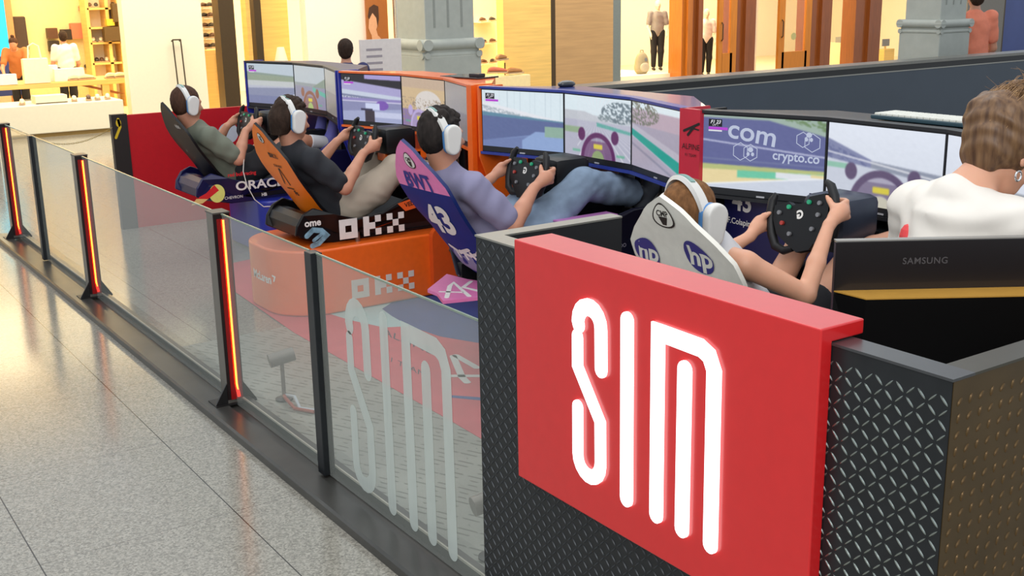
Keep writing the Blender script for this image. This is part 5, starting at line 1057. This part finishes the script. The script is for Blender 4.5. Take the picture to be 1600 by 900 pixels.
bag(108, 122, 17.2, .42, .17, mat('bag_white', '#f6f0e2', .6), 'wide white bag on the right part of the wooden table', straps=False)
bag(8, 128, 17.1, .3, .14, mat('bag_white', '#f6f0e2', .6), 'white bag at the left end of the wooden table', straps=False)
for px, Y, m, lab in ((50, 17.15, 0, 'tan shoe on the wooden table before the large cream handbag'), (112, 17.15, 3, 'pale sandal on the wooden table before the wide white bag'), (127, 17.15, 3, 'pale sandal at the right of the pair on the wooden table'), (170, 17.15, 3, 'cream shoe on the wooden table, second from its right end'), (184, 17.15, 3, 'cream shoe at the right end of the wooden table')):
    shoe_obj('shoe', (X0(px, Y), Y, tz + .022), sc_[m], .2, lab, .9, None)
for px, m, lab in ((22, 3, 'cream shoe at the far left of the white plinth'), (105, 3, 'cream shoe in the middle of the white plinth'), (142, 3, 'cream shoe on the right part of the white plinth'), (158, 3, 'cream shoe at the right end of the white plinth'), (128, 1, 'dark shoe leaning between the cream shoes on the white plinth')):
    shoe_obj('shoe', (X0(px, 16.1), 16.1, pz + .022), sc_[m], 1.35, lab, .85, None)
t = empty('shoe_box', (X0(67, 16.1), 16.15, pz), 'pale open box with dark rim on the white plinth', 'box'); box('box_body', -.2, .2, -.13, .13, 0, .1, mat('box_pale', '#efe2c0', .6), t); box('rim', -.2, .2, -.135, -.13, 0, .012, bronze, t)
t = empty('folded_clothes', (X0(50, 16.9), 17.0, tz - .30), 'grey folded clothes on the rail under the wooden table', 'clothes'); mb = MB(); mb.box(-.22, .22, -.1, .1, 0, .05, bev=.02); mb.box(-.2, .2, -.09, .09, .05, .09, bev=.02); mb.build('fabric', mat('cloth_grey', '#6b6a60', .8), t); box('shelf_board', -.3, .3, -.12, .12, -.03, 0, wood_b, t)
# shelving on the left shop back wall
shx0, shx1, SB = X0(141, 19.2), X0(190, 19.2), 19.2
t = empty('shelf_unit', (shx0, SB, 0), 'pale wooden shelf unit with shoes and bags at the back of the left shop', 'shelf')
for x_ in (0, (shx1 - shx0) * .62, shx1 - shx0): box('upright', x_ - .025, x_ + .025, 0, .35, 0, 3, wood_y, t)
zz = [zY(160, q, SB) for q in (12, 42, 66, 98)]
for z_ in zz: box('shelf_board', 0, shx1 - shx0, 0, .35, z_ - .03, z_, wood_y, t)
box('back_board', 0, shx1 - shx0, .33, .35, 0, 3, cream, t)
k_ = 0
for (px, zi, m, lab) in ((150, 0, 1, 'dark shoe on the top shelf, left'), (160, 0, 2, 'dark shoe on the top shelf, middle'), (186, 0, 2, 'dark shoe on the top shelf, right'), (150, 2, 3, 'cream boot-like shoe on the third shelf, left'), (162, 2, 3, 'cream shoe on the third shelf, right of the other cream one'), (152, 3, 2, 'dark sandal on the lowest shelf, left'), (160, 3, 1, 'brown sandal on the lowest shelf, second'), (168, 3, 3, 'cream sandal on the lowest shelf, third'), (178, 3, 3, 'cream shoe on the lowest shelf, fourth')):
    shoe_obj('shoe', (X0(px, SB), SB + .17, zz[zi] + .02), sc_[m], 1.3, lab + ' of the unit', .9, None)
bag(186, 34, SB - .05, .2, .28, mat('bag_darkbrown', '#54401e', .6), 'dark brown bag on the right of the shelf unit', straps=False); bag(178, 64, SB - .05, .3, .22, mat('bag_darkbrown', '#54401e', .6), 'large dark brown bag low on the shelf unit', straps=False); bag(172, 40, SB - .02, .12, .1, mat('bag_yellow', '#e8c23a', .6), 'small yellow bag on the second shelf', straps=False)
# shoes and bags on the back wall
for px, py, m, lab in ((82, 60, 1, 'brown'), (104, 62, 2, 'black'), (85, 80, 2, 'black'), (90, 90, 2, 'dark')):
    bag(px, py, 19.68, .16, .16, sc_[m], lab + ' small bag on the left shop wall, near pixel column of the seated shopper' if 0 else lab + {82: ' small bag hanging highest on the left shop wall', 104: ' small bag hanging above the shopper in white', 85: ' small bag hanging left of the shopper in white', 90: ' small bag lowest beside the shopper in white'}[px], straps=False)
bag(126, 60, 19.68, .30, .24, mat('bag_coral', '#cf7a5c', .6), 'coral patterned bag on the left shop wall', straps=False); bag(31, 78, 19.68, .26, .5, mat('coat_dark', '#4a3a30', .8), 'dark clothes bundle hanging at the left of the shop wall', straps=False)
for px, lab in ((135, 'left'), (145, 'right')): shoe_obj('shoe', tuple(at(px, 106, y=19.69)), sc_[2], 1.4, lab + ' one of the pair of black shoes hanging on the wall beside the shelf unit', .9, None)
shoe_obj('shoe', tuple(at(126, 14, y=19.69)), sc_[0], 1.4, 'tan shoe hanging high alone on the left shop wall', .9, None)
st(box('wall_display_panel', X0(14, 19.75), X0(140, 19.75), 19.75, 19.85, 0, 3.2, mat('display_yellow', '#f2dc9c', .6)))
st(box('trim_orange_column', X0(10, 19.5), X0(24, 19.5), 19.5, 19.7, 0, 3, mat('col_orange', '#d8925a', .6)))
t = empty('advert_screen', (X0(-11, 19.3), 19.3, 0), 'bright blue lit advert panel at the far left edge', 'screen'); box('lit_panel', -.25, .22, 0, .05, .9, 2.4, mat('advert_blue', '#1f9fd0', .4, emit='#18a8d8', es=.9), t); box('lower_panel', -.25, .35, -.01, .05, .3, .9, mat('advert_navy', '#2b3a78', .4), t)

def simple_person(loc, h, rz, label, shirt, hair_m, trouser, pose='stand', cat='person', skin_m=skin, bun=False, name='person', head=True):
    t = empty(name, loc, label, cat, rz=rz); k = h / 1.75; S = SDF(.011 * max(k, .8)); R = roty(.35 if pose == 'lean' else 0)
    lean = .16 if pose == 'lean' else 0
    hc = V3(.02 + lean * 1.5, 0, 1.63 - lean * .35) * k; ch = V3(lean * .8, 0, 1.28) * k
    if head: L = head_sdf(S, hc, R, k)
    else: S.chain([ch + V3(0, 0, .2) * k, ch + V3(0, 0, .26) * k], [.045 * k, .04 * k], .01)
    S.chain([hc + V3(-.01, 0, -.08) * k, ch + V3(0, 0, .12) * k], [.05 * k, .06 * k], .02); S.ell(ch, V3(.1, .155, .2) * k, None, .05); S.ell(V3(0, 0, .98) * k, V3(.11, .15, .15) * k, None, .05)
    T = SDF(.011 * max(k, .8)); T.ell(ch, V3(.12, .175, .215) * k, None, .05); T.ell(V3(lean * .2, 0, 1.03) * k, V3(.125, .165, .18) * k, None, .08); T.chain([ch + V3(0, 0, .1) * k, ch + V3(0, 0, .17) * k], [.11 * k, .065 * k], .03)
    for g in (-1, 1):
        sh = ch + V3(0, g * .18, .14) * k; el = (V3(.04 + lean * 2, g * .25, 1.08)) * k; wr = V3(.16 + lean * 2.4, g * .2, .92 if pose == 'stand' else .98) * k
        S.chain([sh, el, wr], [.055 * k, .042 * k, .028 * k], .02); T.chain([sh, sh + (el - sh) * .7], [.075 * k, .064 * k], .03)
        pm = wr + V3(.04, 0, -.05) * k; S.chain([wr, pm], [.027 * k, .03 * k], .01)
        for j in range(4): q = pm + V3(.02 - .015 * j, 0, -.02) * k; S.chain([q, q + V3(.012, -g * .01, -.06) * k], [.011 * k, .009 * k], .003)
        S.chain([pm + V3(.02, 0, .01) * k, pm + V3(.05, -g * .01, -.03) * k], [.012 * k, .01 * k], .004)
        hj = V3(0, g * .09, .9) * k; kj = V3(.03, g * .09, .48) * k; aj = V3(-.01, g * .09, .08) * k; S.chain([hj, kj, aj], [.085 * k, .055 * k, .036 * k], .02); S.chain([aj + V3(0, 0, -.03) * k, aj + V3(.13, 0, -.04) * k], [.035 * k, .028 * k], .015)
        G = SDF(.012); G.chain([hj + V3(0, 0, .05) * k, kj, aj + V3(0, 0, .05) * k], [.11 * k, .078 * k, .062 * k], .03); G.build('trouser_leg', trouser, t)
        G = SDF(.01); G.chain([aj + V3(-.02, 0, -.03) * k, aj + V3(.13, 0, -.04) * k], [.045 * k, .036 * k], .02); G.cutp(V3(0, 0, .002), V3(0, 0, -1)); G.build('shoe', sc_[2], t)
    S.build('body', skin_m, t); T.build('top', shirt, t, wr=.004, wf=28)
    if head and hair_m:
        Hh = SDF(.007 * max(k, .8)); Hh.ell(L(-.018, 0, .03), V3(.104, .086, .096) * k, R, .01); Hh.ell(L(-.05, 0, -.02), V3(.06, .075, .08) * k, R, .02); Hh.ell(L(.085, 0, -.035), V3(.06, .08, .085) * k, R, .01, sub=True)
        if bun: Hh.ell(L(-.04, 0, .14), V3(.04, .04, .035) * k, None, .01)
        Hh.build('hair', hair_m, t, wr=.002, wf=90)
        eyes(L, t, k)
    return t
fl = .02
p = at(26, 85, y=18.5); simple_person((p.x, 18.5, 0), 1.25 * 1.0, radians(-110), 'person with a bun in a rust top leaning over the left shop table', mat('top_rust', '#b8703a', .8), HS['brown'], tee('shorts_black', '#1d1d22'), 'lean', bun=True)
p = at(101, 80, y=18.4); simple_person((p.x, 18.4, 0), 1.28, radians(80), 'dark-haired person in a white top behind the wide white bag', mat('top_white', '#e8e4e0', .8), HS['dark'], tee('shorts_black', '#1d1d22'))
PB = (16.9, 12.6)
# man in a salmon shirt beyond the second pier
p = at(1522, 40, y=7.55); simple_person((p.x, p.y, 0), 1.72, radians(60), 'dark-haired person in a salmon t-shirt walking beyond the grey pier at the right', mat('top_salmon', '#e8876a', .8), HS['dark'], tee('trouser_beige', '#b3a695'))
# child behind the orange housing
p = at(540, 80, y=9.2); simple_person((p.x, p.y, 0), 1.38, radians(60), 'dark-haired child in a navy top standing behind the navy monitor housing', mat('top_navy', '#2a2c5a', .8), HS['dark'], tee('shorts_black', '#1d1d22'))
p = at(567, 98, y=9.5); t = empty('menu_board', (p.x, p.y, 0), 'white printed board standing behind the orange monitor housing', 'board'); zt_ = zY(575, 62, p.y)
box('board_panel', -.02, .40, 0, .02, .5, zt_, mat('board_white', '#e6ddd8', .6), t); box('board_leg', .18, .22, .0, .02, 0, .5, grey_fr, t)
for i in range(7): box('printed_line', .04, .2, -.002, 0, zt_ - .10 - i * .06, zt_ - .08 - i * .06, mat('menu_ink', '#a39aa0', .6), t)

# backlit portrait advert
t = empty('portrait_advert', (X0(590), 15.93, 0), 'tall brown advert with a short-haired model in a white vest beside the steel column', 'poster')
xa, xb = X0(571) - X0(590), X0(604) - X0(590); box('poster_board', xa, xb, 0, .04, 0, 2.2, mat('advert_brown', '#a9642c', .5, noise=.05), t)
def zz_(py): return zY(588, py, 15.93)
U = lambda px, py: ((at(px, py, y=15.92).x - X0(590)), at(px, py, y=15.92).z)
def poly_on(name, pts, m, off): mb = MB(); q = [U(*p_) for p_ in pts]; mb.prism(q, -off, -off + .003, 'y'); mb.build(name, m, t)
ps = mat('advert_skin', '#dfa47c', .6); poly_on('printed_figure', [(582, 62), (588, 58), (592, 56), (600, 66), (604, 90), (606, 112), (582, 112), (580, 80)], ps, .006)
poly_on('printed_face', [(577, 24), (584, 16), (590, 22), (590, 40), (586, 52), (580, 54), (576, 44)], ps, .008); poly_on('printed_neck', [(580, 48), (588, 46), (592, 60), (582, 64)], ps, .007)
poly_on('printed_hair', [(575, 26), (577, 12), (584, 7), (591, 10), (592, 30), (590, 42), (588, 28), (582, 20), (577, 30)], mat('advert_hair', '#4a2c1a', .6), .010); poly_on('printed_vest', [(581, 85), (588, 80), (590, 112), (580, 112)], mat('advert_white', '#efe6de', .6), .010)
# steel column beside pier
st(MB().lathe([(.11, 0), (.11, 4)], (X0(612), 15.7, 0), 24).build('trim_steel_column', mat('polished_steel', '#c9c6bd', .2, .8), smooth=True))

# piers
def pier(px_corner, wid, dist_y, label, zcap):
    c = at(px_corner, 60, y=dist_y); t = empty('stone_pier', (c.x, dist_y, 0), label, 'pier')
    m = mat('pier_stone', '#a9ada6', .6, noise=.06, scale=10, bump=.1); W_ = wid; q_ = wid / .72
    box('shaft', 0, W_, 0, W_, zcap - .02, 4.5, m, t, .01); box('base_block', -.06 * q_, W_ + .06 * q_, -.06 * q_, W_ + .06 * q_, 0, zcap - .2 * q_, m, t, .01)
    for z_, r_, e in ((zcap - .06 * q_, .07 * q_, .10 * q_), (zcap - .19 * q_, .04 * q_, .08 * q_)):
        mb = MB()
        for a_, b2 in (((-e, -.02, z_), (W_ + e, -.02, z_)), ((-.02, -e, z_), (-.02, W_ + e, z_)), ((W_ + .02, -e, z_), (W_ + .02, W_ + e, z_)), ((-e, W_ + .02, z_), (W_ + e, W_ + .02, z_))): mb.tube([a_, b2], r_, 16)
        mb.build('roll_moulding', m, t, smooth=True)
    mb = MB(); mb.box(-.04 * q_, W_ + .04 * q_, -.04 * q_, W_ + .04 * q_, zcap - .2 * q_, zcap - .02); mb.build('neck', m, t)
    for i in range(3): box('panel_groove', (.12 + i * .2) * q_, (.15 + i * .2) * q_, -.004, 0, zcap + .15, 4.2, mat('pier_groove', '#8d918b', .6), t)
pier(665, .72, 12.7, 'large grey stone pier with roll mouldings behind the orange housing', zY(690, 62, 12.7)); pier(1467, .42, 7.3, 'grey stone pier with roll mouldings at the right, beyond the black rail', zY(1467, 32, 7.3))

# shop shelves seen through glass
for (a_, b_, ys, nm, lab) in ((752, 782, (34, 68, 100), 'glass_shelf', 'right of the large pier'), (322, 343, (12, 28, 44, 60, 76), 'glass_shelf', 'beside the dark post')):
    t = empty('wall_shelf', (X0(a_, 17), 17, 0), 'lit shelves of dark shoes ' + lab, 'shelf', None); wd_ = X0(b_, 17) - X0(a_, 17)
    box('back_panel', -.1, wd_ + .1, .3, .34, 0, 3, cream, t)
    for i, q in enumerate(ys):
        z_ = zY(a_, q, 17); box('shelf_board', 0, wd_, 0, .3, z_ - .02, z_, white_w, t)
        for j in range(2): shoe_obj('shoe', (X0(a_, 17) + wd_ * (.25 + .5 * j), 17.1, z_ + .02), sc_[1 + (i + j) % 2], .6, 'shoe on the lit shelves ' + lab, .8, 'shoes on the lit shelves ' + lab)
t = empty('bench', (X0(330, 16.9), 16.9, 0), 'yellow wooden bench with brown cushion behind the shop glass', 'bench'); box('bench_frame', -.15, .3, 0, .5, 0, zY(330, 78, 16.9), wood_y, t, .01); box('cushion', .05, .25, -.03, -.0, .3, zY(335, 82, 16.9), wood_b, t, .01)
# small display sculpture of shoes on stand
for px, py, m, lab, r_ in ((783, 92, 0, 'orange sandal balanced on top of the little shoe stand', .5), (776, 112, 4, 'orange shoe leaning on the left of the little shoe stand', -.6), (803, 113, 0, 'tan shoe lying at the right of the little shoe stand', .1)): shoe_obj('shoe', tuple(at(px, py, y=15.7)), sc_[m], r_, lab, 1.15, None)
t = empty('display_stand', (X0(788, 15.75), 15.75, 0), 'small stand carrying orange shoes before the yellow wood wall', 'stand'); zs = zY(788, 118, 15.7); box('stand_block', -.3, .4, -.15, .2, 0, zs, mat('stand_cream', '#f0dca8', .5), t, .01); mb = MB(); mb.tube([(0, 0, zs), (0, 0, zs + .2)], .012, 8); mb.build('rod', bronze, t)
t = empty('display_cone', (X0(433, 16.2), 16.1, 0), 'white cone shaped lamp before the yellow wall', 'lamp'); zc = zY(433, 74, 16.1); MB().lathe([(.13, 0), (.11, zc - .25), (.05, zc)], seg=20).build('cone', white_w, t, smooth=True)

# mannequins, backpack
YM = 17.0; zf = zY(1030, 110, YM)
st(box('trim_window_plinth', X0(968), X0(1066), 16.3, 17.9, 0, zf, cream))
simple_person((X0(1027, YM), YM, zf), 1.32, radians(-120), 'child sized mannequin in a grey jacket, white shirt and black trousers in the shop window', mat('jacket_grey', '#8f8a88', .8), None, tee('shorts_black', '#1d1d22'), cat='mannequin', skin_m=white_w, name='mannequin')
YN = 16.9; simple_person((X0(1103, YN), YN, .02), 1.3, radians(-120), 'small pale mannequin in a white shirt and dark trousers in the shop doorway', mat('top_white', '#e8e4e0', .8), None, tee('shorts_black', '#1d1d22'), cat='mannequin', skin_m=white_w, name='mannequin')
t = empty('backpack', (X0(1003, 16.6), 16.6, zf), 'beige backpack standing beside the mannequin in the shop window', 'backpack'); bpm = mat('backpack_beige', '#a59a7c', .8)
S = SDF(.012); S.ell((0, 0, .2), (.15, .09, .2), None, .01); S.ell((0, 0, .1), (.16, .10, .12), None, .05); S.cutp((0, 0, 0), (0, 0, -1)); S.build('pack', bpm, t); S = SDF(.01); S.ell((0, -.09, .12), (.11, .04, .09), None, .01); S.build('front_pocket', mat('backpack_pocket', '#b9b09a', .8), t)
mb = MB(); mb.tube([(-.04, 0, .39), (-.03, 0, .43), (.03, 0, .43), (.04, 0, .39)], .01, 8); mb.build('loop', bpm, t); mb = MB(); mb.tube([(.03, -.07, .26), (.03, -.09, .26)], .035, 16); mb.build('badge', mat('badge_grey', '#7d828a', .6), t)
# wooden glazed doors
pane2 = glass_mat('shop_glass', '#fff6e0', .05, '#ffffff')
for a_, b_, lab in ((1212, 1262, 'wooden glazed shop door with a small round sticker'), (1118, 1146, 'orange wooden glazed shop door standing open')):
    t = empty('shop_door', (X0(a_), 15.95, 0), lab, 'door'); W_ = X0(b_) - X0(a_); zb_ = zY(a_, 82 if a_ > 1200 else 84, 15.95); fr_ = mat('door_wood', '#c87a22', .35, noise=.12, scale=5, stretch=(6, 6, .6))
    box('stile', 0, .12 * W_ + .05, -.03, .03, .02, 3, fr_, t); box('stile', W_ - .16, W_, -.03, .03, .02, 3, fr_, t); box('bottom_rail', .1, W_ - .1, -.03, .03, .05, max(zb_, .2), fr_, t); box('bottom_rail', .1, W_ - .1, -.02, .02, .02, .05, fr_, t)
    MB().add([(.1, 0, .1), (W_ - .1, 0, .1), (W_ - .1, 0, 3), (.1, 0, 3)], [(0, 1, 2, 3)]).build('pane', pane2, t)
    mb = MB(); mb.tube([(.08, -.03, .75), (.05, -.09, .78), (.05, -.09, 1.05), (.08, -.03, 1.08)], .012, 8); mb.build('handle', bronze, t)
    if a_ > 1200: mb = MB(); cz_ = zY(1232, 57, 15.95); mb.tube([(W_ * .48, -.012, cz_), (W_ * .48, -.006, cz_)], .07, 20); mb.build('round_sticker', mat('sticker_green', '#b9b27a', .6), t)
t = empty('display_table', (X0(1316, 17.0), 17.0, 0), 'small display with goods inside the bright shop', 'table'); box('block', -.25, .3, -.2, .2, 0, .5, mat('stand_cream', '#f0dca8', .5), t); box('goods', -.1, .2, -.1, .1, .5, .62, mat('goods_grey', '#8a8a88', .6), t)
t = empty('price_card', (X0(1384, 17.0), 17.0, 0), 'grey card on a wooden stand inside the bright shop by the pier', 'sign'); box('card', -.1, .14, 0, .02, zY(1384, 72, 17.0), zY(1384, 61, 17.0), mat('goods_grey', '#8a8a88', .6), t); box('stand_leg', -.01, .03, .0, .02, 0, zY(1384, 72, 17.0), wood_y, t); box('foot', -.15, .2, -.1, .1, 0, .3, wood_y, t)
st(box('wall_far_right', 23.4, 23.5, 16.3, 20.6, 0, 4, cream)); st(box('wall_far_left', -.1, 0, 16, 20.8, 0, 4, cream))
# grey ribbed shutter column at far left
sx_ = at(6, 230, y=13.0); t = empty('ribbed_column', (sx_.x - .25, 13.0, 0), 'grey ribbed column at the far left edge of the hall', 'column'); box('column_core', -.2, .2, 0, .3, 0, zY(4, 196, 13.0), mat('column_grey', '#b9b5aa', .5), t)
for i in range(6): box('rib', -.19 + i * .07, -.16 + i * .07, -.015, 0, 0, zY(4, 196, 13.0), mat('column_rib', '#a3a095', .5), t)
